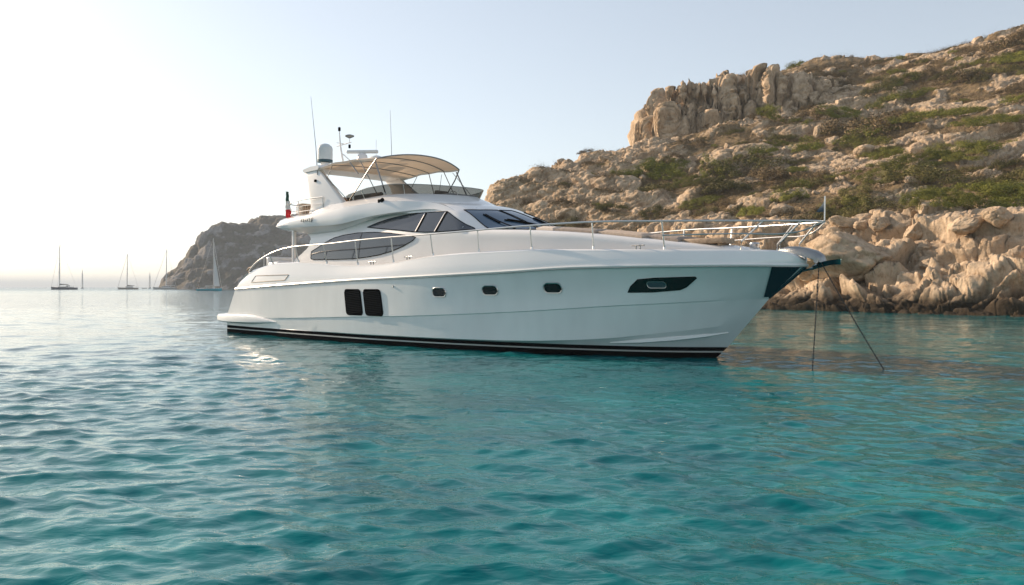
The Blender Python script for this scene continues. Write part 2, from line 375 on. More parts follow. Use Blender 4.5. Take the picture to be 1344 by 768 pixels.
def build_hill():
    az = np.concatenate([np.linspace(-.075, .66, 900), np.linspace(.662, 1.02, 110)])
    D0 = np.concatenate([np.arange(30, 150, .4), np.arange(150, 216, 2.0)])
    A0, DD = np.meshgrid(az, D0, indexing='ij'); h0 = hill_height(A0*DD, DD)[0]
    # sample every profile evenly along its own length so that steep faces keep their detail
    ds = np.sqrt(np.diff(DD, axis=1)**2+(1.0*np.diff(h0, axis=1))**2)*np.where((DD[:,1:] > 150) | (h0[:,1:] < -1.0), .15, 1.0)*(70/np.maximum(DD[:,1:], 60))**.35
    kk = 21; pad_ = np.pad(ds, ((kk//2, kk//2), (0,0)), mode='edge'); cs_ = np.cumsum(np.pad(pad_, ((1,0),(0,0))), axis=0); ds = (cs_[kk:]-cs_[:-kk])/kk
    S = np.concatenate([np.zeros((len(az),1)), np.cumsum(ds, 1)], 1); NR = 760
    D = np.stack([np.interp(np.linspace(0, S[i,-1], NR), S[i], D0) for i in range(len(az))])
    A = np.repeat(az[:,None], NR, 1); x = A*D; y = D.copy()
    h, rock, crag, shore = hill_height(x, y)
    def normals(x, y, z):
        P = np.stack([x, y, z], -1); du = np.gradient(P, axis=0); dv = np.gradient(P, axis=1)
        N = np.cross(du, dv); N *= np.sign(N[..., 2:3])+1e-9; return N/np.maximum(np.linalg.norm(N, axis=-1, keepdims=True), 1e-9)
    N = normals(x, y, h)
    for _ in range(14):
        N[1:-1,1:-1] = (N[1:-1,1:-1]*2+N[:-2,1:-1]+N[2:,1:-1]+N[1:-1,:-2]+N[1:-1,2:])/6
    N /= np.maximum(np.linalg.norm(N, axis=-1, keepdims=True), 1e-9)
    # blocky jointed limestone: three sizes of rounded blocks pushed out along the normal
    wx = x+.8*fbm(x/3, y/3, h/3, 3, 41); wy = y+.8*fbm(x/3, y/3, h/3+9, 3, 42); wz = h+.5*fbm(x/3, y/3, h/3+19, 3, 43)
    d = np.zeros_like(x)
    vis = (rock > .12)
    def layer(sx, sy, sz, amp, seed, edge, rm):
        ca, sa = math.cos(.48), math.sin(.48)            # beds strike along the shore and dip seawards
        a = wx*sa*0+(-.46*wx+.888*wy); b_ = (.888*wx+.46*wy); zz = wz-.35*b_
        out = np.zeros_like(x)
        f1, f2, idn, fac = worley(a[vis]/sx, b_[vis]/sy, zz[vis]/sz, seed, True)
        e = sstep(0, edge, f2-f1)
        out[vis] = amp*(e*(.55+.9*idn+2.2*fac)-.5)
        return out*rm
    big = np.clip(shore+.35*rock, 0, 1)
    d += layer(9.0, 6.0, 2.2, .85, 3, .08, big)
    d += layer(2.7, 2.6, 13.0, 2.4, 9, .22, crag)
    d += layer(3.4, 2.4, .9, .34, 21, .10, rock)
    bed = (wz-.34*(.888*wx+.46*wy)-.10*wx)/1.3+.5*fbm(wx/7, wy/7, wz/7, 3, 88); fb_ = bed-np.floor(bed)
    hk = _hash(np.floor(bed), np.floor(wx/5.), np.floor(wy/5.), 5)
    d += (sstep(0, .22, fb_)*sstep(1.0, .82, fb_)*(.45+.6*hk)-.4)*np.clip(shore*1.1+.5*rock*(1-crag), 0, 1)
    # joints: two steep fracture sets and the bedding partings
    for (jx, jy, jz, sp_, dep, sd) in ((-.46,.888,.15,6.5,.30,91),(.80,.52,-.1,5.2,.25,92),(-.34,-.20,.92,1.7,.55,93),(-.22,-.02,.97,2.9,.5,94)):
        c_ = (wx*jx+wy*jy+wz*jz)/sp_+.45*fbm(wx/5, wy/5, wz/5, 3, sd); c_ = np.abs(c_-np.floor(c_)-.5)
        d -= dep*(1-sstep(0, .16/sp_, c_))*np.clip(1.1*shore+.8*rock, 0, 1)*sstep(-.15, .1, vnoise(wx/3, wy/3, wz/3, sd+5))
    d += layer(.8, .7, .45, .10, 31, .2, rock)
    d += .09*fbm(x*1.5, y*1.5, h*1.5, 4, 51)*(1+.6*rock)+.22*fbm(x*.8, y*.8, h, 3, 61)
    P = np.stack([x, y, h], -1)+N*d[..., None]
    o = np_mesh('hillside', P.reshape(-1, 3), grid_faces(len(az), NR), M['land'], {'rock': rock})
    tag(o, kind='structure')
    return dict(P=P, N=N, rock=rock, shore=shore, crag=crag, x=x, y=y, h=h)
M = {}
M['land'] = land_material('limestone_hillside', (.61,.485,.35), (.34,.26,.18), (.11,.076,.043), (.25,.18,.10), (.11,.09,.034))
M['far_land'] = land_material('far_headland_rock', (.32,.305,.30), (.14,.135,.13), (.07,.06,.045), (.13,.11,.085), (.06,.065,.035), scale=.16, wet_shade=False)
HILL = build_hill()

def build_headland():
    C = []
    def z_(px, D, z): C.append(((px-672)/1100*D, D, z))
    for px, D in ((208,640),(235,625),(262,618),(300,610),(360,600),(430,590),(520,575),(600,560),(680,560)): z_(px, D, 0); z_(px, D-40, -25)
    for px in (190, 175): z_(px, 640, -14); z_(px, 700, -14); z_(px, 780, -16); z_(px,900,-20)
    z_(218, 652, 5); z_(236, 652, 13); z_(256, 652, 22); z_(262, 655, 33); z_(270, 660, 44); z_(282, 668, 50)
    z_(300, 640, 22); z_(300, 672, 51.5); z_(330, 640, 24); z_(332, 690, 54.5); z_(352, 700, 58); z_(385, 640, 26); z_(385, 705, 60); z_(430, 640, 30); z_(430, 710, 60)
    z_(520, 630, 30); z_(520, 700, 58); z_(600, 620, 32); z_(600, 690, 60); z_(680, 620, 32); z_(680, 690, 64)
    z_(225, 760, 2); z_(262, 780, 28); z_(300, 800, 46); z_(385, 820, 54); z_(520, 820, 54); z_(680, 820, 54)
    z_(225, 900, -10); z_(300, 920, 10); z_(430, 930, 20); z_(680, 930, 20)
    t = TPS([c[:2] for c in C], [c[2] for c in C], lam=20)
    b = np.linspace(180, 700, 560); D = np.concatenate([np.arange(585, 735, 1.0), np.arange(735, 930, 6)])
    B, DD = np.meshgrid(b, D, indexing='ij'); x = (B-672)/1100*DD; y = DD
    h = t(x, y); n = fbm(x/30, y/30, x*0, 5, 3); n2 = fbm(x/9, y/9, h/9, 4, 13)
    q = (h+7*n)/9; f = q-np.floor(q); terr = 9*(np.floor(q)+sstep(.0, .5, f))-7*n
    on = sstep(0, 6, h)
    hh = h+(terr-h)*.45*on+n2*3.0*on+n*4*on
    f1, f2, idn = worley(x/7, y/7, hh/12, 4)
    hh = hh+on*(idn-.5)*2.5*sstep(0, .3, f2-f1)
    rock = np.clip(.5+n2*1.6-.2, 0, 1)
    V = np.stack([x-2.5*n2*on, y-3*n2*on, hh], -1)
    tag(np_mesh('far_headland', V.reshape(-1, 3), grid_faces(len(b), len(D)), M['far_land'], {'rock': rock}), kind='structure')
build_headland()
# ------------------------------------------------------------------ materials of made things
M['gel'] = mat('white_gelcoat', (.80,.80,.79), .16, coat=.6, var=.025, vscale=.8)
M['gel2'] = mat('white_moulding', (.80,.79,.77), .28, coat=.3, var=.03, vscale=1.3)
M['glass'] = mat('tinted_glass', (.045,.055,.07), .05, ior=1.75)
M['wsglass'] = mat('windshield_glass', (.05,.10,.16), .04, ior=1.9)  # bluish base paints in the blue reflection on the panes
M['blackglass'] = mat('black_glass', (.006,.007,.008), .05, ior=1.5)
M['rubber'] = mat('black_rubber', (.010,.010,.010), .85, spec=0)
M['louvre'] = mat('louvre_black', (.022,.024,.027), .6, spec=0)
M['satin'] = mat('satin_tube', (.30,.30,.30), .45, metal=.6)
M['steel'] = mat('stainless_steel', (.60,.60,.59), .30, metal=1)
M['dsteel'] = mat('dull_steel', (.30,.31,.31), .32, metal=1, bump=.3, bscale=30)
M['chain'] = mat('weathered_chain', (.05,.045,.04), .7)
M['canvas'] = mat('tan_canvas', (.62,.46,.33), .9, bump=.15, bscale=9)
def canvas(name, c):
    m = mat(name, c, .9, bump=.15, bscale=9); n = m.node_tree.nodes; l = m.node_tree.links
    t = n.new('ShaderNodeBsdfTranslucent'); t.inputs[0].default_value = (*c, 1); x = n.new('ShaderNodeMixShader'); x.inputs[0].default_value = .5
    l.new(n['Principled BSDF'].outputs[0], x.inputs[1]); l.new(t.outputs[0], x.inputs[2]); l.new(x.outputs[0], n['Material Output'].inputs[0]); return m
M['canvas'] = canvas('tan_canvas', (.80,.71,.60))
M['cushion'] = mat('taupe_upholstery', (.30,.25,.21), .9, bump=.4, bscale=14)
M['wicker'] = mat('brown_wicker', (.30,.17,.09), .8, var=.5, vscale=25, bump=.9, bscale=60)
M['teak'] = mat('weathered_teak', (.34,.25,.17), .7, var=.3, vscale=9)
M['dome'] = mat('dome_white', (.66,.70,.70), .35)
M['darkband'] = mat('teal_band', (.02,.07,.09), .4)
M['plate'] = mat('polished_stem_plate', (.025,.075,.09), .2, metal=.6)  # stainless plate; the reflected dark sea is put into its base colour
M['anchor'] = mat('anchor_steel', (.10,.17,.18), .22, metal=.9)
def hull_material():
    m = mat('hull_gelcoat', (.78,.79,.78), .14, coat=.7)
    n = m.node_tree.nodes; l = m.node_tree.links; p = n['Principled BSDF']
    tc = n.new('ShaderNodeTexCoord'); sp = n.new('ShaderNodeSeparateXYZ'); l.new(tc.outputs['Object'], sp.inputs[0])
    mr = n.new('ShaderNodeMapRange'); mr.inputs[1].default_value = 0; mr.inputs[2].default_value = .5; l.new(sp.outputs['Z'], mr.inputs[0])
    r = n.new('ShaderNodeValToRGB'); r.color_ramp.interpolation = 'CONSTANT'; e = r.color_ramp.elements
    e[0].position = 0; e[0].color = (.010,.010,.011,1); e[1].position = .27; e[1].color = (.62,.60,.57,1)
    for pos, c in ((.345, (.010,.010,.011,1)), (.54, (.78,.79,.78,1))):
        k = e.new(pos); k.color = c
    l.new(mr.outputs[0], r.inputs[0])
    # salt film and run marks
    mp = n.new('ShaderNodeMapping'); mp.inputs['Scale'].default_value = (1.2,1.2,.35); l.new(tc.outputs['Object'], mp.inputs[0])
    nz = n.new('ShaderNodeTexNoise'); nz.inputs['Scale'].default_value = 2.2; nz.inputs['Detail'].default_value = 7; l.new(mp.outputs[0], nz.inputs[0])
    r2 = n.new('ShaderNodeMapRange'); r2.inputs[1].default_value = .3; r2.inputs[2].default_value = .75; r2.inputs[3].default_value = 1.0; r2.inputs[4].default_value = .93; l.new(nz.outputs[0], r2.inputs[0])
    mx = n.new('ShaderNodeMix'); mx.data_type = 'RGBA'; mx.blend_type = 'MULTIPLY'; mx.inputs[0].default_value = 1
    l.new(r.outputs[0], mx.inputs[6]); l.new(r2.outputs[0], mx.inputs[7]); l.new(mx.outputs[2], p.inputs['Base Color'])
    rr = n.new('ShaderNodeMapRange'); rr.inputs[3].default_value = .05; rr.inputs[4].default_value = .16; l.new(nz.outputs[0], rr.inputs[0]); gt = n.new('ShaderNodeMath'); gt.operation = 'LESS_THAN'; gt.inputs[1].default_value = .27; l.new(sp.outputs['Z'], gt.inputs[0])
    mm = n.new('ShaderNodeMix'); l.new(gt.outputs[0], mm.inputs[0]); l.new(rr.outputs[0], mm.inputs[2]); mm.inputs[3].default_value = .6; l.new(mm.outputs[0], p.inputs['Roughness'])
    ct_ = n.new('ShaderNodeMapRange'); ct_.inputs[3].default_value = .7; ct_.inputs[4].default_value = 0; sg_ = n.new('ShaderNodeMapRange'); sg_.inputs[3].default_value = .5; sg_.inputs[4].default_value = 0; l.new(gt.outputs[0], sg_.inputs[0]); l.new(sg_.outputs[0], p.inputs['Specular IOR Level']); l.new(gt.outputs[0], ct_.inputs[0]); l.new(ct_.outputs[0], p.inputs['Coat Weight'])
    return m
M['hull'] = hull_material()
def smoked():
    m = bpy.data.materials.new('smoked_acrylic'); m.use_nodes = True; n = m.node_tree.nodes; l = m.node_tree.links
    p = n['Principled BSDF']; out = n['Material Output']; p.inputs['Base Color'].default_value = (.03,.03,.028,1); p.inputs['Roughness'].default_value = .05
    t = n.new('ShaderNodeBsdfTransparent'); t.inputs[0].default_value = (.34,.33,.31,1)
    x = n.new('ShaderNodeMixShader'); x.inputs[0].default_value = .42
    l.new(t.outputs[0], x.inputs[1]); l.new(p.outputs[0], x.inputs[2]); l.new(x.outputs[0], out.inputs[0]); return m
M['smoke'] = smoked()

# ------------------------------------------------------------------ the motor yacht
# yacht frame: x forward from the stern waterline, y to starboard (mirrored on building), z up
yacht = empty('motor_yacht', (-8.97, 33.56, 0), R(-44))
tag(yacht, 'large white motor yacht at anchor with tan bimini over its flybridge', 'yacht')
I = np.interp
gr = pch([0,1,4,8,12,14.7,16.9,18.7,19.97,20.9,21.4,21.6], [2.74,2.80,2.95,3.0,2.92,2.65,2.25,1.76,1.30,.80,.34,0])
ROWS = [  # (X list, Y list, Z list)
  ([.3,5,10,14,17.0],           [.4,.5,.4,.2,0],                 [-.95,-.95,-.9,-.85,-.8]),
  ([.15,5,10,13.8,16,18.0],     [2.35,2.55,2.3,1.6,.75,0],       [-.4]*6),
  ([0,3,6.2,8.5,10.5,12.2,13.8,15.2,16.4,17.4,18.1,18.8,19.3],[2.6,2.76,2.86,2.86,2.75,2.58,2.30,1.98,1.62,1.25,.90,.45,0],[0]*13),
  ([.05,3,6.2,8.5,10.5,12.2,13.8,15.2,16.4,17.4,18.2,19.0,19.6],[2.62,2.78,2.89,2.9,2.82,2.68,2.45,2.15,1.82,1.44,1.08,.52,0],[.27]*13),
  ([.08,4,8,10.5,12.2,13.8,15.2,16.5,17.4,18.4,19.26,19.8,20.16],[2.64,2.82,2.92,2.86,2.74,2.53,2.27,1.93,1.64,1.19,.74,.37,0],[.285,.285,.29,.295,.30,.31,.335,.40,.47,.60,.72,.81,.88]),
  ([.15,4,8,10.4,12.5,14.97,16.3,17.57,18.6,19.36,20.1,20.67],[2.68,2.86,2.95,2.90,2.74,2.38,2.10,1.74,1.34,.98,.52,0],[.58,.63,.76,.84,.93,1.06,1.15,1.24,1.30,1.35,1.40,1.44]),
  ([.17,4,8,10.4,12.5,14.97,16.3,17.57,18.6,19.36,20.1,20.7],[2.70,2.885,2.975,2.925,2.765,2.405,2.125,1.765,1.365,1.005,.54,0],[.60,.65,.78,.86,.95,1.08,1.17,1.26,1.32,1.37,1.42,1.46]),
  ([1.0,4,9,12,14.7,16.9,18.7,19.97,20.9,21.3,21.56],[2.78,2.93,2.97,2.90,2.63,2.23,1.74,1.27,.77,.42,0],[1.64,1.76,1.93,2.01,2.10,2.19,2.20,2.20,2.195,2.19,2.19]),
]
NT = 150
def trow(row, n=NT):
    X, Y, Z = row; fy, fz = pch(X, Y), pch(X, Z); t = np.linspace(0, 1, n); t = 1-(1-t)**1.25
    xs = X[0]+(X[-1]-X[0])*t
    return [(x, fy(x), fz(x)) for x in xs]
def lerp_rows(a, b, t, flare=0):
    return [tuple(p+(q-p)*t for p, q in zip(A, B)) if not flare else (A[0]+(B[0]-A[0])*t, A[1]+(B[1]-A[1])*t-flare*math.sin(math.pi*t)*min(1, max(0, (A[0]-9)/8))*min(1,A[1]/.6), A[2]+(B[2]-A[2])*t) for A, B in zip(a, b)]
rows = [trow(r) for r in ROWS]
full = [rows[0], rows[1], rows[2], rows[3], rows[4], lerp_rows(rows[4], rows[5], .5, .02), rows[5], rows[6]]
for t in (.17,.33,.5,.67,.83): full.append(lerp_rows(rows[6], rows[7], t, .07))
full.append(rows[7])
BULZ = pch([1.55,1.93,2.53,3.27,4.13,5.26,6.74,7.98,9.09,10.03,11.09,12.17,13.82,15.5,16.64,18.87,20.19,21.0,21.35,21.56],
           [2.10,2.25,2.34,2.44,2.50,2.50,2.43,2.35,2.335,2.36,2.46,2.545,2.60,2.62,2.595,2.54,2.51,2.49,2.42,2.26])
def bul_y(X): return max(0, gr(X)-.15*min(1, (21.6-X)/1.2))
bulw = []
for (x, y, z) in rows[7]:
    X = 1.55+(21.56-1.55)*(x-1.0)/(20.56); bulw.append((X, bul_y(X) if X < 21.55 else 0, BULZ(X)))
full2 = [rows[7], lerp_rows(rows[7], bulw, .12), lerp_rows(rows[7], bulw, .5), lerp_rows(rows[7], bulw, .88), bulw]
full2[1] = [(x, y+.015, z) for x, y, z in full2[1]]; full2[2] = [(x, y+.03*min(1,y*2), z) for x, y, z in full2[2]]
def mirror(G): return [[(x, -y, z) for x, y, z in r] for r in G]
hb = MB(); hb.grid(full); hb.grid(mirror(full))
tr = [r[0] for r in full]; hb.add(tr+[(x,-y,z) for x,y,z in tr], [(i, i+1, len(tr)+i+1, len(tr)+i) for i in range(len(tr)-1)])
hull = hb.build('hull', M['hull'], yacht, smooth=12, flip=True)
# bulwark with its cap rail and inner face
cap = [(x, max(0, y-.05), z+.035) for x, y, z in bulw]; cap2 = [(x, max(0, y-.14), z+.03) for x, y, z in bulw]; inn = [(x-.02, max(0, y-.17), z-.08) for x, y, z in bulw]
inn2 = [(x-.02, max(0, y-.19), min(z-.1, 2.3 if x > 9 else 2.1)) for x, y, z in bulw]
bb = MB(); G = full2+[cap, cap2, inn, inn2]; bb.grid(G); bb.grid(mirror(G)); bb.build('bulwark', M['gel'], yacht, smooth=35, flip=True)
# raised aft quarter closing the stern
tb = MB(); tb.grid([[(1.0,y,1.66),(1.55,y,2.1),(1.75,y,2.2),(2.2,y,2.2),(2.25,y,1.3)] for y in (-2.74,-2,0,2,2.74)]); tb.build('transom', M['gel'], yacht, flip=True)
# rubbing strake
rb = MB()
for s in (1,-1): rb.tube([(x+.005, s*(y+.012), z) for x, y, z in rows[7][::3]+[rows[7][-1]]], .032, 6)
rb.build('rubbing_strake', M['gel2'], yacht, flip=True)
sb = MB()
for s in (1,-1): sb.tube([(x+.01, s*(y+.018), z-.035) for x, y, z in rows[7][::3]+[rows[7][-1]]], .014, 5)
sb.build('strake_insert', M['dsteel'], yacht, flip=True)
# decks
dk = MB(); ds = [(x, y) for x, y, z in inn2[::4]]
dk.grid([[(x, s*y, (2.28 if x > 9 else 2.06)) for s in (-1, -.5, 0, .5, 1)] for x, y in ds]); dk.build('side_deck', M['teak'], yacht, flip=True)
# spray rail low on the bow
sr = MB(); P = [(17.3,1.50,.335),(18.2,1.17,.42),(19.0,.80,.52),(19.55,.46,.60)]
# ray tools on finished surfaces
def bvh(G_list):
    V = []; F = []
    for G in G_list:
        o = len(V); nv = len(G[0]); V += [Vector(p) for r in G for p in r]
        F += [(o+i*nv+j, o+(i+1)*nv+j, o+(i+1)*nv+j+1, o+i*nv+j+1) for i in range(len(G)-1) for j in range(nv-1)]
    return BVHTree.FromPolygons(V, F)
hull_bvh = bvh([full, full2])
def side_hit(tree, X, Z):
    loc, nrm, _, _ = tree.ray_cast(Vector((X, 8, Z)), Vector((0,-1,0)), 9)
    if loc is None: loc, nrm, _, _ = tree.find_nearest(Vector((X, 2, Z)))
    if nrm.y < 0: nrm = -nrm
    return loc, nrm
def top_hit(tree, X, Y):
    loc, nrm, _, _ = tree.ray_cast(Vector((X, Y, 9)), Vector((0,0,-1)), 9)
    if loc is None: loc, nrm, _, _ = tree.find_nearest(Vector((X, Y, 3.5)))
    if nrm.z < 0: nrm = -nrm
    return loc, nrm
def densify(P, d=.07):
    out = []
    for a, b in zip(P, P[1:]+P[:1]):
        n = max(1, int(math.dist(a, b)/d)); out += [(a[0]+(b[0]-a[0])*i/n, a[1]+(b[1]-a[1])*i/n) for i in range(n)]
    return out
def inside(p, P):
    c = False; j = len(P)-1
    for i in range(len(P)):
        if (P[i][1] > p[1]) != (P[j][1] > p[1]) and p[0] < (P[j][0]-P[i][0])*(p[1]-P[i][1])/(P[j][1]-P[i][1])+P[i][0]: c = not c
        j = i
    return c
def drape(name, P, hit, tree, m, off=.012, depth=.05, side=1, frame=None, fr=.015, parent=yacht, step=.1):
    """a panel of real thickness that follows the surface; P is its outline in (x,z) or (x,y)"""
    P = densify(P); n = len(P); x0, x1 = min(p[0] for p in P), max(p[0] for p in P); y0, y1 = min(p[1] for p in P), max(p[1] for p in P)
    ins = []
    sh = [p for p in P]
    x = x0+step/2
    while x < x1:
        y = y0+step/2
        while y < y1:
            if inside((x, y), P) and min(math.dist((x,y), q) for q in sh) > step*.45: ins.append((x, y))
            y += step
        x += step
    vs = [Vector(p) for p in P+ins]
    r = geometry.delaunay_2d_cdt(vs, [], [list(range(n))], 1, 1e-6)
    V = []; NN = []
    for v in r[0]:
        loc, nrm = hit(tree, v.x, v.y); V.append(loc+nrm*off); NN.append(nrm)
    F = [tuple(f) for f in r[2]]
    # skirt
    e = {}
    for f in F:
        for a, b in zip(f, f[1:]+f[:1]): e[(min(a,b), max(a,b))] = e.get((min(a,b), max(a,b)), 0)+1
    bd = [k for k, c in e.items() if c == 1]; low = {}
    for a, b in bd:
        for q in (a, b):
            if q not in low: low[q] = len(V); V.append(V[q]-NN[q]*depth)
        F.append((a, b, low[b], low[a]))
    if side < 0: V = [Vector((p.x, -p.y, p.z)) for p in V]
    mb = MB(); mb.add(V, F); o = mb.build(name, m, parent, smooth=40, flip=True)
    if frame:
        f = MB(); pts = []
        for q in P:
            loc, nrm = hit(tree, *q); p = loc+nrm*(off+.002); pts.append((p.x, p.y*side, p.z))
        f.tube(pts, fr, 5, closed=True); f.build('frame', frame, o, flip=True)
    return o
def rrect(cx, cz, w, h, r, sk=0, n=5):
    P = []
    for k, (sx, sz) in enumerate(((1,1),(-1,1),(-1,-1),(1,-1))):
        for i in range(n):
            a = math.pi/2*(k+i/(n-1)); z = sz*(h/2-r)+r*math.sin(a); P.append((cx+sx*(w/2-r)+r*math.cos(a)+sk*z, cz+z))
    return P
for s in (1,-1):
    for (a, b) in ((12.42,1.56),(14.18,1.62),(16.05,1.68)):
        drape('porthole', rrect(a, b, .50, .25, .12), side_hit, hull_bvh, M['blackglass'], .006, .03, s, M['steel'], .018)
    o = drape('hull_window', [(17.93,1.575),(18.02,1.72),(18.22,1.88),(18.6,1.915),(19.5,1.94),(19.52,1.91),(19.24,1.70),(19.1,1.64),(18.5,1.585)], side_hit, hull_bvh, M['blackglass'], .006, .03, s, M['rubber'], .008)
    drape('opening_light', rrect(18.62, 1.76, .42, .15, .07), side_hit, hull_bvh, M['glass'], .014, .02, s, M['steel'], .008, parent=o)
    for cx in (8.66, 9.62):
        v = drape('air_vent', rrect(cx, 1.245, .80, .76, .10, -.17), side_hit, hull_bvh, M['rubber'], .006, .03, s, M['rubber'], .02)
        sl_ = MB()
        for i in range(13):
            z = .93+i*.0525; half = .36 if 0 < i < 12 else .30
            pts = []
            for k in range(5):
                X = cx-.17*(z-1.245)-half+2*half*k/4; L, N_ = side_hit(hull_bvh, X, z+.03*(k-2)/2); q = L+N_*.022; pts.append((q.x, q.y*s, q.z))
            sl_.tube(pts, .011, 4)
        sl_.build('louvre', M['louvre'], v, flip=True)
    # moulded recess in the quarter
    drape('quarter_locker', [(2.27,1.865),(2.55,2.10),(4.9,2.115),(4.66,1.93)], side_hit, hull_bvh, M['gel2'], .004, .03, s, M['teak'], .012)
    drape('stem_guard', [(21.04,2.16),(20.80,1.80),(20.60,1.485),(20.69,1.49),(21.0,1.76),(21.22,1.95),(21.45,2.155)], side_hit, hull_bvh, M['plate'], .022, .05, s)
    pts = []
    for X, z in ((17.3,.345),(18.0,.40),(18.7,.475),(19.3,.555),(19.75,.63)):
        L, N_ = side_hit(hull_bvh, X, z); pts.append((L.x, (L.y+.012)*s, L.z))
    sr.tube(pts, [.012,.05,.06,.045,.01], 5)
    cl = MB(); cl.lathe([(.03,0),(.03,.03)], side_hit(hull_bvh, 10.55, 1.72)[0]*1, 10, Matrix.Rotation(R(-90), 3, 'X')); 
    if s > 0: cl.build('through_hull_fitting', M['steel'], yacht, flip=True)
gd_ = MB(); gd_.tube([(20.66,0,1.46),(21.1,0,1.815),(21.52,0,2.15)], [.035,.05,.05], 8); gd_.build('stem_guard', M['plate'], yacht, smooth=60, flip=True)
sr.build('spray_rail', M['gel'], yacht, flip=True)

# swim platform with its moulded sponsons along the quarters
sp = MB()
for s in (1,-1):
    G = []
    for X, y, hh, zc, wd in ((-.62,2.55,.12,.55,.25),(-.55,2.72,.155,.54,.3),(0,2.84,.17,.535,.35),(1.2,2.92,.18,.54,.35),(2.2,2.96,.17,.55,.32),(2.9,2.95,.13,.54,.28),(3.5,2.92,.07,.52,.2),(3.95,2.88,.01,.50,.1)):
        row = []
        for k in range(14):
            a = 2*math.pi*k/14; cy = math.copysign(abs(math.cos(a))**.5, math.cos(a)); sz = math.copysign(abs(math.sin(a))**.6, math.sin(a))
            row.append((X, s*(y-wd+wd*cy), zc+hh*sz))
        G.append(row)
    sp.grid(G, cv=True, capu=True)
sp.rbox((-.15, 0, .60), (1.0, 4.8, .22), .06); sp.build('swim_platform', M['gel'], yacht, flip=True)
pt = MB(); pt.rbox((-.12, 0, .722), (.8, 4.6, .02), .008); pt.build('platform_teak', M['teak'], yacht, flip=True)

# deckhouse
W0 = pch([4,7,10,12,14,15.5,17,18.5,19.5,20.4], [2.25,2.3,2.25,2.15,1.95,1.74,1.42,1.05,.72,.38])
def yside(X, Z): return W0(X)-.10*(Z-2.4)-.36*max(0, Z-3.27)
Rc = pch([5,7,9,10,11,11.67,12.1,12.5,13.0,13.8,14.45,14.7,16], [3.6,3.7,4.1,4.26,4.26,4.18,4.09,3.96,3.80,3.49,3.22,3.1,2.0])
Kc = pch([5,11.8,13.1,16], [.3,.3,.5,.5])
Co = pch([5,12,13.9,15,16,17.5,18.9,20.2,20.7], [3.2,3.30,3.24,3.165,3.08,2.91,2.73,2.56,2.40])
def ztop(X, Y):
    s = X+Kc(X)*Y*Y if X > 9 else X+.15*Y*Y
    a = Rc(s); b = Co(X)+.07*max(0, 1-(Y/max(W0(X),.3))**2)
    k = .05; h = max(k-abs(a-b), 0)/k
    return max(a, b)+h*h*k*.25
def section(X):
    lo, hi = 2.2, 4.6
    for _ in range(40):
        m = (lo+hi)/2
        if ztop(X, yside(X, m)) > m: lo = m
        else: hi = m
    zs = lo; ys = yside(X, zs); r = min(.17, (zs-2.2)*.4, ys*.5)
    side = [(X, yside(X, 2.05+(zs-r-2.05)*i/16), 2.05+(zs-r-2.05)*i/16) for i in range(17)]
    a = side[-1]; c = (X, ys-r, ztop(X, ys-r)); b = (X, ys, zs)
    arc = [tuple((1-t)**2*p+2*t*(1-t)*q+t*t*s_ for p, q, s_ in zip(a, b, c)) for t in (.17,.33,.5,.67,.83,1)]
    top = [(X, (ys-r)*(1-i/22), ztop(X, (ys-r)*(1-i/22))) for i in range(1, 23)]
    return side+arc+top
xs = list(np.arange(5.2, 20.61, .08)); house = [section(x) for x in xs]
hs = MB(); hs.grid(house); hs.grid(mirror(house)); s0 = house[0]; m0 = mirror([s0])[0]
hs.add(s0+m0[::-1], [tuple(range(len(s0)*2))]); hs.build('deckhouse', M['gel2'], yacht, smooth=50, flip=True)
hbv = bvh([house])
# wing walls aft of the saloon
wing_x = pch([2.0,2.58,2.85,3.1,3.33,3.5,3.7], [3.75,4.05,4.56,4.98,5.03,4.75,4.1])
for s in (1,-1):
    G = []
    for i in range(22):
        z = 2.0+1.75*i/21; x0 = wing_x(z); ring = []
        for k in range(9):
            X = x0+(5.35-x0)*k/8; ring.append((X, s*(yside(X, z)+.001), z))
        ring += [(x, y-s*.12, zz) for x, y, zz in ring[::-1]]
        G.append(ring)
    wb = MB(); wb.grid(G, cv=True, capu=True); wb.build('wing_wall', M['gel2'], yacht, smooth=40, flip=True)
# windows
low = [(4.58,2.71),(5.0,2.84),(5.5,3.0),(6.0,3.17),(6.5,3.31),(7.0,3.38),(7.75,3.42),(8.6,3.40),(9.4,3.34),(10.1,3.25),(10.62,3.17),(10.5,3.07),(10.1,2.92),(9.6,2.79),(9.0,2.69),(8.4,2.635),(7.7,2.60),(6.6,2.60),(5.4,2.63)]
upp = [(8.12,3.585),(8.55,3.70),(9.0,3.79),(9.6,3.86),(10.3,3.895),(11.1,3.895),(11.62,3.875),(12.1,3.64),(12.5,3.44),(12.82,3.30),(11.9,3.285),(11.0,3.295),(10.4,3.34),(9.7,3.42),(8.9,3.50)]
def strip(a, b, w_): # a narrow bar outline from a to b
    d = Vector((b[0]-a[0], b[1]-a[1])).normalized(); n_ = Vector((-d.y, d.x))*w_/2
    return [(a[0]+n_.x, a[1]+n_.y), (b[0]+n_.x, b[1]+n_.y), (b[0]-n_.x, b[1]-n_.y), (a[0]-n_.x, a[1]-n_.y)]
for s in (1,-1):
    o = drape('saloon_window', low, side_hit, hbv, M['glass'], .016, .04, s, M['rubber'], .012)
    drape('mullion', strip((7.95,2.62),(7.98,3.405),.05), side_hit, hbv, M['blackglass'], .020, .01, s, parent=o)
    u_ = drape('wheelhouse_window', upp, side_hit, hbv, M['glass'], .016, .04, s, M['rubber'], .012)
    for a, b in (((10.62,3.325),(10.76,3.885)),((11.45,3.295),(11.62,3.865))):
        drape('mullion', strip(a, b, .075), side_hit, hbv, M['rubber'], .022, .01, s, parent=u_)
        drape('mullion', strip((a[0]-.06,a[1]),(b[0]-.06,b[1]),.03), side_hit, hbv, M['steel'], .024, .01, s, parent=u_)
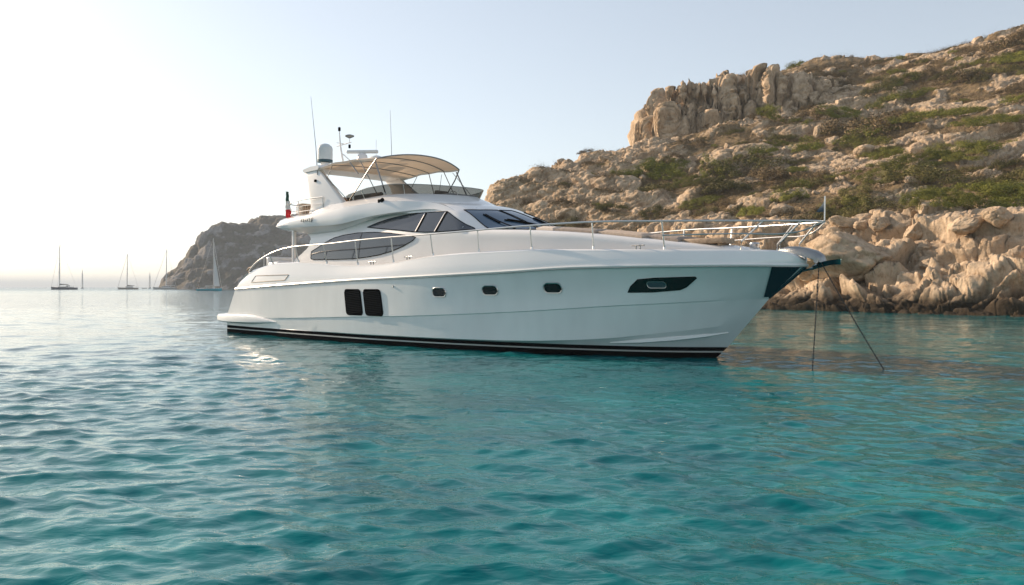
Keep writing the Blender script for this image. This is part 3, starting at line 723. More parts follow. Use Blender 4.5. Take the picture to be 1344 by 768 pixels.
# windshield: three raked panes (outline in x,y)
ws_side = [(12.00,1.40),(12.42,.62),(12.55,.45),(14.27,.45),(14.16,.70),(13.85,1.05),(13.45,1.36),(13.16,1.52),(12.9,1.52)]
def shrink(P): return P
pane = drape('windshield', [(11.95,1.46),(12.20,1.05),(12.42,.57),(14.17,.57),(13.92,.95),(13.52,1.30),(13.12,1.53),(12.7,1.51)], top_hit, hbv, M['wsglass'], .008, .04, 1, M['rubber'], .014)
drape('windshield', [(11.95,1.46),(12.20,1.05),(12.42,.57),(14.17,.57),(13.92,.95),(13.52,1.30),(13.12,1.53),(12.7,1.51)], top_hit, hbv, M['wsglass'], .008, .04, -1, M['rubber'], .014)
drape('windshield', [(12.44,.50),(12.50,.2),(12.50,-.2),(12.44,-.50),(14.20,-.50),(14.28,-.2),(14.28,.2),(14.20,.50)], top_hit, hbv, M['wsglass'], .008, .04, 1, M['rubber'], .014)
def on_top(X, Y, h): L, N_ = top_hit(hbv, X, Y); q = L+N_*h; return (q.x, q.y, q.z)
for (ax, ay, bx, by) in ((13.62,1.10,12.55,1.18),(14.2,.25,13.15,.90),(14.25,-.4,13.3,-.05)):
    wp = MB(); wp.tube([on_top(ax+(bx-ax)*t, ay+(by-ay)*t, .05) for t in (0,.25,.5,.75,1)], .016, 5)
    wp.tube([on_top(ax+(bx-ax)*t, ay+(by-ay)*t+.03, .03) for t in (.45,.6,.8,1.05)], .02, 5)
    wp.lathe([(.035,0),(.04,.03),(.03,.07)], on_top(ax, ay, .0), 8); wp.build('wiper', M['rubber'], yacht, flip=True)

# flybridge body
fr1y = pch([3.1,3.2,4.17,5.58,7.1,7.7,8.43,8.94,9.87,11.4], [2.30,2.41,2.42,2.39,2.34,2.28,2.21,2.16,2.05,1.86]); fr1z = pch([3.1,3.25,3.6,4.17,5.58,6.6,7.1,7.69,8.43,8.94,9.87,11.4], [3.87,3.83,3.775,3.745,3.735,3.72,3.74,3.81,3.90,3.94,3.975,3.94])
fr3y = pch([3.1,3.3,4.04,5.2,6.42,7.62,8.37,8.89,9.84,11.4], [2.25,2.36,2.37,2.35,2.31,2.24,2.16,2.11,2.0,1.79]); fr3z = pch([3.1,3.3,4.04,5.2,6.42,7.62,8.37,8.89,9.84,11.4], [3.88,3.97,4.07,4.13,4.22,4.29,4.31,4.33,4.30,4.13])
fjz = pch([3.1,3.2,3.87,5,6.35,7.04,7.9,8.9,11.4], [3.87,3.76,3.63,3.53,3.545,3.61,3.77,3.92,3.92])
fb = MB(); G = []
for x in list(np.linspace(3.1, 3.5, 9))+list(np.arange(3.6, 12.31, .1)):
    y1, z1, y3, z3, zj = fr1y(x), fr1z(x), fr3y(x), fr3z(x), fjz(x)
    yj = min(y1-.03, yside(x, 3.6)-.05 if x > 7 else 2.12)
    zt = max(z3+.01, ztop(x, y3-.25)+.01) if x > 9.6 else z3-.01
    zc = 4.12 if x < 9.6 else 4.12+(ztop(x, 0)+.012-4.12)*min(1, (x-9.6)/.8)
    bulge = .05*min(1, (x-3.1)/.5)*(1 if x < 7 else max(0, 1-(x-7)/3))
    if x > 9.6:       # melt into the cabin roof
        k_ = min(1, (x-9.6)/2.6); k_ = k_*k_*(3-2*k_); sc_ = section(x); c1 = sc_[17]; c3 = sc_[21]; off = .02*(1-k_)-.012*k_
        y1, z1 = y1+(c1[1]+off-y1)*k_, z1+(c1[2]-z1)*k_; y3, z3 = y3+(c3[1]+off-y3)*k_, z3+(c3[2]+off-z3)*k_; yj = min(yj, y1-.04); zj = min(zj, z1-.03)
        zt = ztop(x, y3-.25)+.012*(1-k_)-.02*k_; zc = zc*(1-k_)+(ztop(x, 0)-.02)*k_
    r = [(x, 0, zj+.02), (x, yj*.6, zj+.02), (x, yj, zj), (x, y1-.05, z1-.035), (x, y1, z1), (x, (y1*.7+y3*.3)+bulge, z1*.7+z3*.3), (x, y1*.35+y3*.65+bulge, z1*.35+z3*.65), (x, y3, z3), (x, y3-.06, z3+.02*(x < 9.6)), (x, y3-.25, zt), (x, 1.0, (zc*2+zt)/3), (x, 0, zc)]
    G.append(r)
fb.grid(G); fb.grid(mirror(G)); fb.add(G[0]+mirror(G[:1])[0], [tuple(range(12)), tuple(range(12, 24))])
fly = fb.build('flybridge', M['gel'], yacht, smooth=28, flip=True)
# coaming that runs right round the flybridge
CO = [((3.3,2.19,4.10),(3.32,2.37,3.99)),((4.0,2.14,4.17),(4.0,2.36,4.08)),((4.8,2.09,4.21),(4.8,2.34,4.12)),((5.4,2.05,4.34),(5.4,2.32,4.16)),((6.1,2.0,4.45),(6.1,2.30,4.21)),((7.2,1.94,4.50),(7.2,2.25,4.28)),
      ((8.0,1.88,4.54),(8.05,2.19,4.31)),((8.7,1.80,4.57),(8.9,2.09,4.33)),((9.2,1.62,4.58),(9.7,1.95,4.31)),((9.7,1.30,4.575),(10.35,1.6,4.28)),((10.15,.92,4.555),(10.8,1.1,4.27)),((10.5,.48,4.535),(11.05,.55,4.25)),((10.62,0,4.53),(11.15,0,4.24))]
def fine(L, n): 
    return smooth_path(L, n)
ct = fine([a for a, b in CO], 60); cb = fine([b for a, b in CO], 60)
def ring(L): return L+[Vector((p.x, -p.y, p.z)) for p in L[-2::-1]]
ct, cb = ring(ct), ring(cb)
def inward(L, d, dz=0):
    out = []
    for i, p in enumerate(L):
        t = (L[min(i+1, len(L)-1)]-L[max(i-1, 0)]); t.z = 0; t.normalize(); nrm = Vector((t.y, -t.x, 0))
        if nrm.dot(Vector((6.5, 0, 0))-Vector((p.x, p.y, 0))) < 0: nrm = -nrm
        out.append(p+nrm*d+Vector((0, 0, dz)))
    return out
cmid = [a*.5+b*.5+Vector((0,0,.02)) for a, b in zip(ct, cb)]; cin = inward(ct, .10); cfl = inward(ct, .13); cfl = [Vector((p.x, p.y, 4.05)) for p in cfl]
cbb = [Vector((p.x, p.y, p.z-.06)) for p in cb]
cm = MB(); cm.grid([[tuple(q) for q in L] for L in (cbb, cb, cmid, ct, inward(ct, .03, .02), cin, cfl)]); cm.build('flybridge_coaming', M['gel'], yacht, smooth=45, flip=True)
# smoked screen raked outwards on top of the coaming
def scr(hf, out):
    L = []
    for i, p in enumerate(ct):
        if p.x < 6.75: continue
        hgt = hf*float(I(p.x, [6.75,7.0,8.0,9.0,10.62], [.12,.20,.29,.30,.25])); q = inward(ct, .02-out*hgt)[i]; L.append(Vector((q.x, q.y, p.z+hgt+.015)))
    return L
s0_, s1_ = scr(0, .0), scr(1, .45); s0i = [p for p in inward(s0_, .012)]; s1i = [p for p in inward(s1_, .012)]
sm = MB(); sm.grid([[tuple(q) for q in L] for L in (s0_, s1_)]); scr_o = sm.build('flybridge_screen', M['smoke'], yacht, smooth=40, flip=True)
sf = MB(); sf.tube([tuple(p) for p in s1_], .012, 5); sf.build('screen_edge', M['dsteel'], scr_o, flip=True)
for i in range(6, len(s0_)-4, 12):
    q = MB(); q.tube([tuple(s0_[i]), tuple(s1_[i])], .011, 5); q.build('screen_post', M['steel'], scr_o, flip=True)
# seats and console on the flybridge
st = MB()
for c, s_ in (((7.4,1.15,4.30),(1.5,.6,.42)),((7.4,1.5,4.5),(1.5,.14,.5)),((7.2,-1.2,4.3),(2.0,.7,.42)),((7.2,-1.6,4.5),(2.0,.14,.5)),((5.2,-.9,4.3),(.8,1.6,.4)),((8.9,-.5,4.42),(.5,.55,.6)),((8.72,-.5,4.68),(.14,.55,.45))): st.rbox(c, s_, .06)
st.build('helm_seat', M['cushion'], yacht, flip=True)
cs = MB(); cs.rbox((9.6,-.5,4.40), (.5,1.3,.62), .1); cs.tube([(9.32,-.5+.19*math.cos(a), 4.66+.19*math.sin(a)) for a in np.linspace(0,6.283,15)[:-1]], .014, 5, closed=True); cs.build('helm_console', M['gel2'], yacht, flip=True)
# radar arch: two raked legs and the crossbar
leg = [(4.08,5.77),(4.16,5.84),(4.95,5.83),(5.05,5.70),(5.4,5.45),(6.62,4.52),(6.62,4.38),(5.2,4.14),(4.62,4.12),(4.76,4.45),(4.62,4.8),(4.40,5.45)]
for s in (1,-1):
    def ly(z): return 2.02-.17*(z-4.2)/1.6
    A = [(x, s*ly(z), z) for x, z in leg]; B = [(x+.01, s*(ly(z)-.2), z) for x, z in leg]
    lg = MB(); lg.prism(None, A, B); o = lg.build('radar_arch_leg', M['gel2'], yacht, smooth=0, flip=True)
    bv = o.modifiers.new('bevel', 'BEVEL'); bv.width = .035; bv.segments = 3; bv.limit_method = 'ANGLE'
    for p in o.data.polygons: p.use_smooth = True
    lt = MB(); q = Vector((4.95, s*(ly(5.3)+.0), 5.35)); lt.rbox(tuple(q+Vector((0,s*.02,0))), (.10,.06,.09), .02); lt.build('side_light', M['rubber'], yacht, flip=True)
hc = MB(); G = []
for i in range(21):
    y = -1.9+3.8*i/20; e = (1-abs(y/1.9)**6)*.5+.5; cr = .10*(1-(y/1.9)**2)
    G.append([(4.1,y,5.76+cr),(4.16,y,5.80+cr+.03*e),(4.6,y,5.84+cr+.06*e),(5.05,y,5.86+cr+.03*e),(5.12,y,5.80+cr),(5.05,y,5.72+cr*.6),(4.2,y,5.70+cr*.3)])
hc.grid(G, cv=True, capu=True); hc.build('arch_crossbar', M['gel2'], yacht, smooth=40, flip=True)
# bimini canvas on hoops
def bz(X, Y):
    e = float(I(X, [4.9,5.4,6.0,7.0,8.2], [5.74,5.80,5.86,5.86,5.77])); return e+.26*I(X,[4.9,8.2],[.15,1])*(1-min(1,abs(Y/1.82))**2.2)
def by(X): return 1.88-.05*max(0, X-6)
def bx(X, Y): return X+.32*(1-(Y/1.8)**2)*I(X,[6,8.2],[0,1])
bm_ = MB(); G = []
for x in np.linspace(4.95, 8.2, 24):
    G.append([(bx(x, y), y, bz(x, y)+(-.015*math.sin((x-4.95)*math.pi/1.08)**2)) for y in [by(x)*math.sin(k/20*math.pi/2) for k in range(-20, 21)]])
G2 = [[(x, y, z+.012) for x, y, z in r] for r in G]; edge = [[(x, y, z-.05) for x, y, z in G[-1]]]
bm_.grid(G); bimini = bm_.build('bimini', M['canvas'], yacht, smooth=60, flip=True)
bt = MB(); bt.grid(G2); bt.grid([[G2[i][0] for i in range(24)], [(x, y+.01, z-.07) for x, y, z in [G2[i][0] for i in range(24)]]]); bt.grid([[G2[i][-1] for i in range(24)], [(x, y-.01, z-.07) for x, y, z in [G2[i][-1] for i in range(24)]]])
bt.build('bimini_top_cover', canvas('bimini_cover', (.80,.74,.66)), bimini, smooth=60, flip=True)
def hoop(x, r, sag=.02): return [(bx(x, y), y, bz(x, y)-sag) for y in [by(x)*math.sin(k/12*math.pi/2) for k in range(-12, 13)]]
for x, r in ((8.2,.022),(7.35,.016),(6.5,.016),(5.7,.016)):
    h_ = MB(); pts = hoop(x, r, .0 if x > 8 else .022)
    if x == 8.2:
        pts = [(6.95,-1.92,4.52)]+[(7.9,-1.85,5.45)]+pts+[(7.9,1.85,5.45)]+[(6.95,1.92,4.52)]
    if x == 7.35: pts = [(8.2,-1.72,4.62)]+pts[1:-1]+[(8.2,1.72,4.62)]
    if x == 6.5: pts = [(7.0,-1.80,4.60)]+pts[1:-1]
    if x == 6.5 or x == 7.35: pass
    h_.tube(pts, r, 7); h_.build('bimini_hoop', M['satin'], yacht, flip=True)
for s in (1,-1):
    for a, b, r in (((8.1,1.74,5.70),(8.72,1.80,4.60),.024),((5.1,1.78,5.66),(6.75,1.86,4.58),.012),((5.85,1.84,5.78),(5.45,1.84,5.30),.012),((7.3,1.76,5.70),(6.95,1.86,4.60),.010) if s<0 else ((6.9,1.86,5.78),(7.35,1.86,5.38),.022),((7.9,1.74,5.70),(9.2,1.6,4.62),.010) if s < 0 else ((5.5,1.84,5.4),(5.95,1.86,5.1),.010)):
        q = MB(); q.tube([(a[0], s*a[1], a[2]), (b[0], s*b[1], b[2])], r, 6); q.build('bimini_strut', M['satin'], yacht, flip=True)
# domes, radar, mast, aerials
def dome(name, c, r, hgt, base):
    prof = [(r*.62,0),(r*.62,base),(r*.98,base+.02)]
    body = [(r, base+.12)]+[(r*math.cos(a), base+.12+(hgt-base-.12-r*.75)+r*.75*math.sin(a)) for a in np.linspace(0, math.pi/2-.03, 9)]
    p = MB(); p.lathe([(r*.55,-.12),(r*.6,base)], c, 18); o = p.build('dome_pedestal', M['gel2'], yacht, smooth=50, flip=True)
    b = MB(); b.lathe([(r*.9,base),(r*1.0,base+.03),(r,base+.12)], c, 22); 
    q = MB(); q.lathe([(r*.98, base+.02)]+body+[(0.001, body[-1][1]+.005)], c, 24); d = q.build(name, M['dome'], yacht, smooth=60, flip=True)
    k = MB(); k.lathe([(r*1.012,base+.015),(r*1.015,base+.10)], c, 24); k.build('dome_band', M['darkband'], d, flip=True)
dome('satellite_dome', (4.52,1.25,5.98), .265, .78, .10)
fa = MB(); fa.lathe([(.55,-.1),(.5,.06),(.34,.14),(.05,.16)], (4.75,0.0,5.95), 20); fa.build('mast_fairing', M['gel2'], yacht, smooth=50, flip=True)
dome('satellite_dome', (5.0,-.62,5.98), .31, .52, .02)
ms = MB(); ms.tube([(4.25,.25,5.95),(3.95,.22,6.9),(3.86,.20,7.42)], [.045,.03,.02], 8); ms.tube([(4.02,.0,6.95),(4.02,.42,6.95)], .014, 6); ms.tube([(3.7,.2,6.88),(4.6,.2,6.93)], .018, 6); ms.tube([(4.5,.2,6.93),(4.5,.2,7.12)], .012, 5); ms.tube([(4.7,.1,6.1),(4.1,.2,6.55)], .02, 6)
mast = ms.build('signal_mast', M['gel2'], yacht, flip=True)
for c, r, h_ in (((3.86,.2,7.42),.05,.13),((4.5,.2,6.72),.045,.12)):
    q = MB(); q.lathe([(r*.6,0),(r,.02),(r,h_),(r*.5,h_+.02)], c, 10); q.build('mast_lamp', M['rubber'], mast, flip=True)
q = MB(); q.lathe([(.03,0),(.16,.06),(.17,.10),(.05,.14)], (4.5,.2,7.08), 12); q.build('gps_antenna', M['dsteel'], mast, smooth=50, flip=True)
q = MB(); q.lathe([(.26,-.05),(.2,.2),(.17,.34),(.1,.40)], (5.0,.0,6.10), 14); rad = q.build('radar_pedestal', M['gel2'], yacht, smooth=50, flip=True)
q = MB(); q.rbox((5.0,0,6.56), (1.15,.14,.12), .04, Matrix.Rotation(R(-40), 3, 'Z')); q.build('radar_scanner', M['dome'], yacht, smooth=50, flip=True)
q = MB(); q.tube([(5.55,-.2,6.0),(5.55,-.2,6.95)], .008, 5); q.build('whip_antenna', M['gel2'], yacht, flip=True)
q = MB(); q.tube([(5.02,1.88,5.55),(4.92,1.88,6.5),(4.59,1.87,8.30)], [.022,.014,.006], 6); q.build('whip_antenna', M['dsteel'], yacht, flip=True)
q = MB(); q.tube([(5.1,-1.25,5.9),(5.08,-1.25,6.8),(5.0,-1.25,8.25)], [.02,.012,.006], 6); q.build('whip_antenna', M['dsteel'], yacht, flip=True)
# horn on the flybridge side
q = MB(); L = Vector((8.8, 2.10, 4.38)); q.lathe([(.03,0),(.04,.05),(.075,.14),(.075,.15)], tuple(L), 12, Matrix.Rotation(R(90), 3, 'Y') @ Matrix.Rotation(R(0), 3, 'X')); q.rbox(tuple(L+Vector((-.02,-.03,-.02))), (.1,.12,.12), .02); q.build('horn', M['rubber'], yacht, flip=True)
# small grey name mark on the flybridge quarter
q = MB(); 
for i, (w_, h_) in enumerate(((.05,.09),(.07,.11),(.05,.09),(.06,.09),(.10,.12),(.10,.16))):
    X = 4.92+i*.115; q.rbox((X, fr1y(X)+.05, 3.945+(.01 if i < 4 else .015)), (w_, .02, h_), .006, Matrix.Rotation(R(14), 3, 'Y'))
q.build('builder_mark', M['dsteel'], yacht, flip=True)
# aft flybridge rail
arail = smooth_path([(5.55,2.02,4.74),(4.8,2.1,4.73),(4.0,2.14,4.70),(3.55,2.05,4.64),(3.35,1.7,4.62),(3.28,1.0,4.62),(3.27,0,4.62)], 26)
arail = ring(arail); q = MB(); q.tube([tuple(p) for p in arail], .018, 6); fra = q.build('aft_rail', M['steel'], yacht, flip=True)
q = MB(); q.tube([(p.x, p.y, p.z-.22) for p in arail], .011, 5); q.tube([(p.x, p.y, p.z-.40) for p in arail], .011, 5); q.build('mid_rail', M['steel'], fra, flip=True)
for i in (0, 8, 15, 20, 25, 30, 35, 42, 50):
    p = arail[i]; q = MB(); q.tube([tuple(p), (p.x, p.y*.995, 4.08)], .018, 6); q.build('stanchion', M['steel'], fra, flip=True)
# main guard rail
top = [(1.90,2.73,2.27),(2.35,2.77,2.52),(3.09,2.82,2.75),(4.0,2.84,2.95),(5.06,2.85,3.05),(6.0,2.86,3.065),(6.9,2.87,3.07),(8.59,2.87,3.12),(10.3,2.82,3.155),(12.0,2.78,3.17),(13.7,2.60,3.21),(15.4,2.38,3.255),(17.1,2.05,3.275),(18.8,1.58,3.23),(20.2,1.05,3.19),(21.2,.58,3.16),(21.75,.28,3.145),(21.96,0,3.14)]
tr_ = smooth_path(top, 80); q = MB(); q.tube([tuple(p) for p in ring(tr_)], .024, 7); gr_o = q.build('guard_rail', M['steel'], yacht, smooth=60, flip=True)
mid = smooth_path([(18.82,1.58,2.90),(19.8,1.2,2.90),(20.6,.86,2.89),(21.1,.62,2.87),(21.5,.36,2.91),(21.95,.04,3.12)], 24)
for s in (1,-1):
    q = MB(); q.tube([(p.x, s*p.y, p.z) for p in mid], .017, 6); q.build('mid_rail', M['steel'], gr_o, flip=True)
    for X in (3.5,5.2,6.9,8.59,10.3,12.01,13.7,15.4,17.11,18.82):
        tp = min(tr_, key=lambda p: abs(p.x-X)); q = MB(); q.tube([(X, s*(bul_y(X)-.09), BULZ(X)+.02), (X, s*tp.y, tp.z)], .019, 7)
        q.lathe([(.035,0),(.03,.06),(.02,.1)], (X, s*(bul_y(X)-.09), BULZ(X)+.03), 8); q.build('stanchion', M['steel'], gr_o, flip=True)
    for X, X2 in ((20.41, 20.85),(21.14, 21.52)):
        tp = min(tr_, key=lambda p: abs(p.x-X2)); q = MB(); q.tube([(X, s*(bul_y(X)-.08), BULZ(X)+.02), (X+.03, s*(bul_y(X)-.08), BULZ(X)+.22), (tp.x, s*tp.y, tp.z)], .021, 7); q.build('stanchion', M['steel'], gr_o, flip=True)
# cockpit: post, quarter posts, fairlead, cleats
for s in (1,-1):
    q = MB(); q.rbox((4.05, s*2.2, 3.10), (.11,.13,1.36), .03); q.build('cockpit_post', M['gel2'], yacht, flip=True)
    q = MB(); q.tube([(2.63, s*2.55, 2.2),(2.63, s*2.55, 2.95)], .012, 5); q.build('ensign_socket', M['gel2'], yacht, flip=True)
    q = MB(); q.rbox((1.95, s*2.6, 2.25), (.35,.2,.1), .03); q.tube([(1.75, s*2.72, 2.3),(1.85, s*2.72, 2.38),(2.1, s*2.72, 2.42)], .03, 6); q.build('fairlead', M['teak'], yacht, flip=True)
    for X in (9.28, 10.95, 18.2):
        z = BULZ(X)+.035; y = s*(bul_y(X)-.10); q = MB(); q.tube([(X-.18,y,z+.09),(X+.18,y,z+.09)], .018, 6); q.tube([(X-.06,y,z-.02),(X-.06,y,z+.09)], .018, 6); q.tube([(X+.06,y,z-.02),(X+.06,y,z+.09)], .018, 6); q.build('cleat', M['dsteel'], yacht, flip=True)
q = MB(); q.rbox((2.6,0,2.35), (.8,4.4,.55), .1); q.rbox((2.25,0,2.6), (.18,4.4,.4), .06); q.build('cockpit_settee', M['gel2'], yacht, flip=True)
q = MB(); q.rbox((5.185,0,2.75), (.05,2.6,1.5), .01); q.build('saloon_door', M['glass'], yacht, flip=True)
# bow fitting and windlass
q = MB(); G = []
for x, hw, zt, zb in ((20.9,.10,2.55,2.50),(21.15,.17,2.60,2.48),(21.4,.20,2.59,2.42),(21.6,.19,2.55,2.36),(21.8,.17,2.49,2.30),(21.93,.14,2.40,2.24),(21.98,.08,2.30,2.24)):
    G.append([(x,hw,zb),(x,hw,(zt+zb)/2),(x,hw*.7,zt),(x,0,zt+.02),(x,-hw*.7,zt),(x,-hw,(zt+zb)/2),(x,-hw,zb),(x,0,zb-.02)])
q.grid(G, cv=True, capu=True); q.tube([(21.84,-.16,2.28),(21.84,.16,2.28)], .06, 10); q.build('bow_roller', M['dsteel'], yacht, smooth=45, flip=True)
q = MB(); q.lathe([(.14,0),(.14,.08),(.09,.12),(.12,.2),(.1,.24)], (20.3,0,2.5), 14); q.build('windlass', M['steel'], yacht, smooth=40, flip=True)

YM = Matrix.Translation(yacht.location) @ Matrix.Rotation(R(-44), 4, 'Z')
def yw(x, y, z): return YM @ Vector((x, -y, z))
def on_yacht(name, loc): return empty(name, yw(*loc), R(-44))
# sun pads and deck lockers lying on the coachroof (things of their own)
def pad(x0, x1, y0, y1, th, label, gname, m):
    mb = MB(); G = []; n = 14
    for i in range(n+1):
        x = x0+(x1-x0)*i/n; row_t = []; e = min(1, min(i, n-i)/1.0)
        for k in range(9):
            y = y0+(y1-y0)*k/8; ed = .5 if k in (0, 8) or i in (0, n) else 1
            row_t.append((x, y, ztop(x, y)+.01+th*ed))
        row_b = [(x, y, ztop(x, y)+.006) for (x, y, z) in row_t[::-1]]; G.append(row_t+row_b)
    mb.grid(G, cv=True, capu=True); cx, cy = (x0+x1)/2, (y0+y1)/2; o = mb.build(gname, m, None, smooth=50, flip=True); o.matrix_world = YM
    tag(o, label, 'sun pad', 'cushions along the foredeck'); return o
pad(13.95+.45,15.0,-1.0,1.05,.10,'pale cushion closest to the foot of the windshield', 'sun_pad', mat('pale_cushion', (.62,.54,.46), .9, bump=.3, bscale=12))
pad(15.06,16.4,-1.0,1.05,.09,'long taupe sun pad behind the pale cushion by the windshield', 'sun_pad', M['cushion'])
pad(16.46,17.8,-.95,.95,.09,'beige sun pad in the middle of the foredeck', 'sun_pad', mat('beige_cushion', (.46,.37,.29), .9, bump=.3, bscale=12))
pad(17.86,18.7,-.75,.75,.09,'dark sun pad before the gap near the bow', 'sun_pad', M['cushion'])
q = MB(); q.rbox((19.25,.3,2.79), (1.1,.6,.13), .03); q.rbox((18.85,.3,2.71),(.08,.4,.12),.02); q.rbox((19.65,.3,2.64),(.08,.4,.24),.02)
bench = q.build('deck_box', M['teak'], None, flip=True); bench.matrix_world = YM; tag(bench, 'low brown foredeck box standing nearest the bow', 'deck box')
q = MB(); q.rbox((4.55,.9,4.36), (1.2,.7,.36), .1); q.rbox((5.1,.9,4.6),(.3,.7,.5),.08); q.rbox((4.7,.9,4.58),(1.0,.66,.12),.05)
lo = q.build('rattan_lounger', M['wicker'], None, flip=True); lo.matrix_world = YM; tag(lo, 'brown wicker lounger inside the aft flybridge rail', 'lounger')
q = MB()
for i in range(5): q.rbox((3.75+.0*i, 1.75-.1*i, 4.36), (.30,.05,.5), .02)
q.rbox((3.75,1.55,4.63), (.34,.5,.06), .02); ch = q.build('folded_chairs', mat('cream_chair', (.55,.45,.36), .8), None, flip=True); ch.matrix_world = YM; tag(ch, 'stack of cream folding chairs beside the red ensign', 'chairs')

# ensign and bow pennant
fl = on_yacht('ensign_flag', (3.22, 2.0, 4.1)); tag(fl, 'drooping red white and green ensign on the aft flybridge rail', 'flag')
q = MB(); q.tube([(0,0,-.02),(-.03,0,1.05)], .012, 6); q.build('flagstaff', M['gel2'], fl)
def cloth(mb, x0, x1, z0, z1, seed, n=9):
    G = []
    for i in range(n):
        z = z0+(z1-z0)*i/(n-1); G.append([(x0+(x1-x0)*k/8+.015*math.sin(i*1.3+seed), -.04*math.sin(k*1.25+seed+i*.2), z) for k in range(9)])
    mb.grid(G); mb.grid([[(x, y+.006, z) for x, y, z in r] for r in G])
for nm, c, z0, z1, w_ in (('red_band', (.62,.02,.03), 0.02, .36, .24), ('white_band', (.72,.70,.66), .36, .66, .20), ('green_band', (.03,.09,.07), .66, 1.0, .11)):
    q = MB(); cloth(q, 0, w_, z0, z1, z0*3); q.build(nm, mat(nm, c, .85), fl, smooth=60)
pn = on_yacht('bow_pennant', (21.96, 0, 3.13)); tag(pn, 'small dark pennant on a short jackstaff at the bow rail', 'flag')
q = MB(); q.tube([(0,0,0),(.01,0,.56)], .016, 7); q.build('flagstaff', M['steel'], pn)
q = MB(); G = [[(-.01-.17*t*s_, .03*math.sin(5*t)*s_, .46-.24*t-(.0)*s_) for t in (0,.25,.5,.75,1)] for s_ in (0,.33,.66,1)]; q.grid(G); q.grid([[(x,y+.006,z) for x,y,z in r] for r in G]); q.build('pennant_cloth', mat('pennant_blue', (.02,.05,.08), .8), pn, smooth=60)

# anchor in the bow roller and the two ground lines
an = on_yacht('anchor', (21.75, 0, 2.15)); tag(an, 'dark polished plough anchor hanging at the bow roller', 'anchor')
q = MB(); q.tube([(-.42,0,-.12),(-.2,0,-.07),(.1,0,.0),(.28,0,.05)], [.018,.025,.03,.03], 8); q.build('shank', M['anchor'], an)
q = MB(); G = []
for t in np.linspace(0, 1, 12):
    x = -.05+.62*t; wv = .16*math.sin(math.pi*min(1, t*.85+.12))**.8; zc = -.02+.10*t+.04*math.sin(t*3)
    G.append([(x, -wv, zc+.07*t), (x, -wv*.5, zc+.015), (x, 0, zc-.05), (x, wv*.5, zc+.015), (x, wv, zc+.07*t), (x, wv*.5, zc+.05), (x, 0, zc+.02), (x, -wv*.5, zc+.05)])
q.grid(G, cv=True, capu=True); q.build('fluke', M['anchor'], an, smooth=50)
def line(name, a, b, sag, r, label, m=None, links=True):
    a, b = Vector(a), Vector(b); n = int((b-a).length/.042); mb = MB()
    for i in range(n):
        t = (i+.5)/n; p = a.lerp(b, t)-Vector((0,0,sag*4*t*(1-t))); d = (b-a).normalized(); s_ = d.cross(Vector((0,1,0))).normalized() if i % 2 else d.cross(Vector((1,0,0))).normalized()
        mb.tube([p+d*.024*math.cos(q_)+s_*.011*math.sin(q_) for q_ in np.linspace(0, 6.283, 9)[:-1]], r*.42, 4, closed=True)
    mb.tube([a.lerp(b, t)-Vector((0,0,sag*4*t*(1-t))) for t in np.linspace(0,1,24)], r*.5, 5)
    o = mb.build(name, m or M['chain'], None, smooth=60, recalc=False); tag(o, label, 'chain'); return o
top_ = yw(21.84, 0, 2.25)
line('anchor_chain', top_, (6.02, 16.9, -.6), 0, .014, 'anchor chain hanging straight down from the bow into the water')
line('anchor_chain', yw(21.9, .05, 2.25), (7.9, 16.9, -.6), .05, .014, 'anchor chain running out at a slant from the bow')
# ------------------------------------------------------------------ boulders and scrub on the hillside
HP = HILL['P']; hD = HP[..., 1]; hb_ = 672+1100*HP[..., 0]/hD; hv_ = 377-1100*(HP[..., 2]-CAM_H)/hD
def sight(px, py, tol=3.0):
    """ground point seen from the jetty along a surveyed bearing and elevation"""
    k = np.argwhere((np.abs(hb_-px) < tol) & (np.abs(hv_-py) < tol))
    if len(k) == 0: return None
    i = k[np.argmin(hD[k[:,0], k[:,1]])]; return HP[i[0], i[1]], HILL['N'][i[0], i[1]]
rng = np.random.default_rng(11)
def rock_mesh(name, seed, m):
    bm = bmesh.new(); bmesh.ops.create_icosphere(bm, subdivisions=5, radius=1)
    V = np.array([v.co[:] for v in bm.verts]); r = np.random.default_rng(seed)
    # facets: cut by random planes, then weather the surface
    rad = np.full(len(V), 1.15)
    for q in range(11):
        n = r.normal(size=3); n /= np.linalg.norm(n); d = V@n; lim = r.uniform(.62, .95)
        rad = np.where(d > 0, np.minimum(rad, lim/np.maximum(d, 1e-3)), rad)
    V = V*rad[:, None]; x, y, z = V.T
    nn = .09*fbm(x*1.6+seed, y*1.6, z*1.6, 3, seed)+.05*fbm(x*6+seed, y*6, z*6, 4, seed+5)
    f1, f2, i_ = worley(x*1.4+seed, y*1.4, z*2.0, seed); nn = nn-.10*(1-sstep(0, .12, f2-f1))
    V = V*(1+nn)[:, None]*np.array([1, .85, .68])
    for v, c in zip(bm.verts, V): v.co = c
    me = bpy.data.meshes.new(name); bm.to_mesh(me); bm.free(); me.polygons.foreach_set('use_smooth', [True]*len(me.polygons))
    at = me.attributes.new('rock', 'FLOAT', 'POINT'); at.data.foreach_set('value', np.ones(len(me.vertices), dtype=np.float32))
    me.materials.append(m); return me
RM = [rock_mesh('boulder', s, M['land']) for s in range(1, 8)]
def boulder(p, size, k=None, label=None, group='boulders scattered over the rocky slope', tilt=.5):
    o = bpy.data.objects.new('boulder', RM[k if k is not None else rng.integers(len(RM))]); col.objects.link(o)
    o.location = Vector(p)+Vector((0,0,size*.22)); o.rotation_euler = (rng.normal()*tilt*.4, rng.normal()*tilt*.4, rng.random()*6.28)
    s = size*(.85+.3*rng.random()); o.scale = (s*(.9+.35*rng.random()), s, s*(.8+.3*rng.random()))
    tag(o, label or 'weathered limestone boulder lying among scrub on the slope', 'boulder', group if not label else None); return o
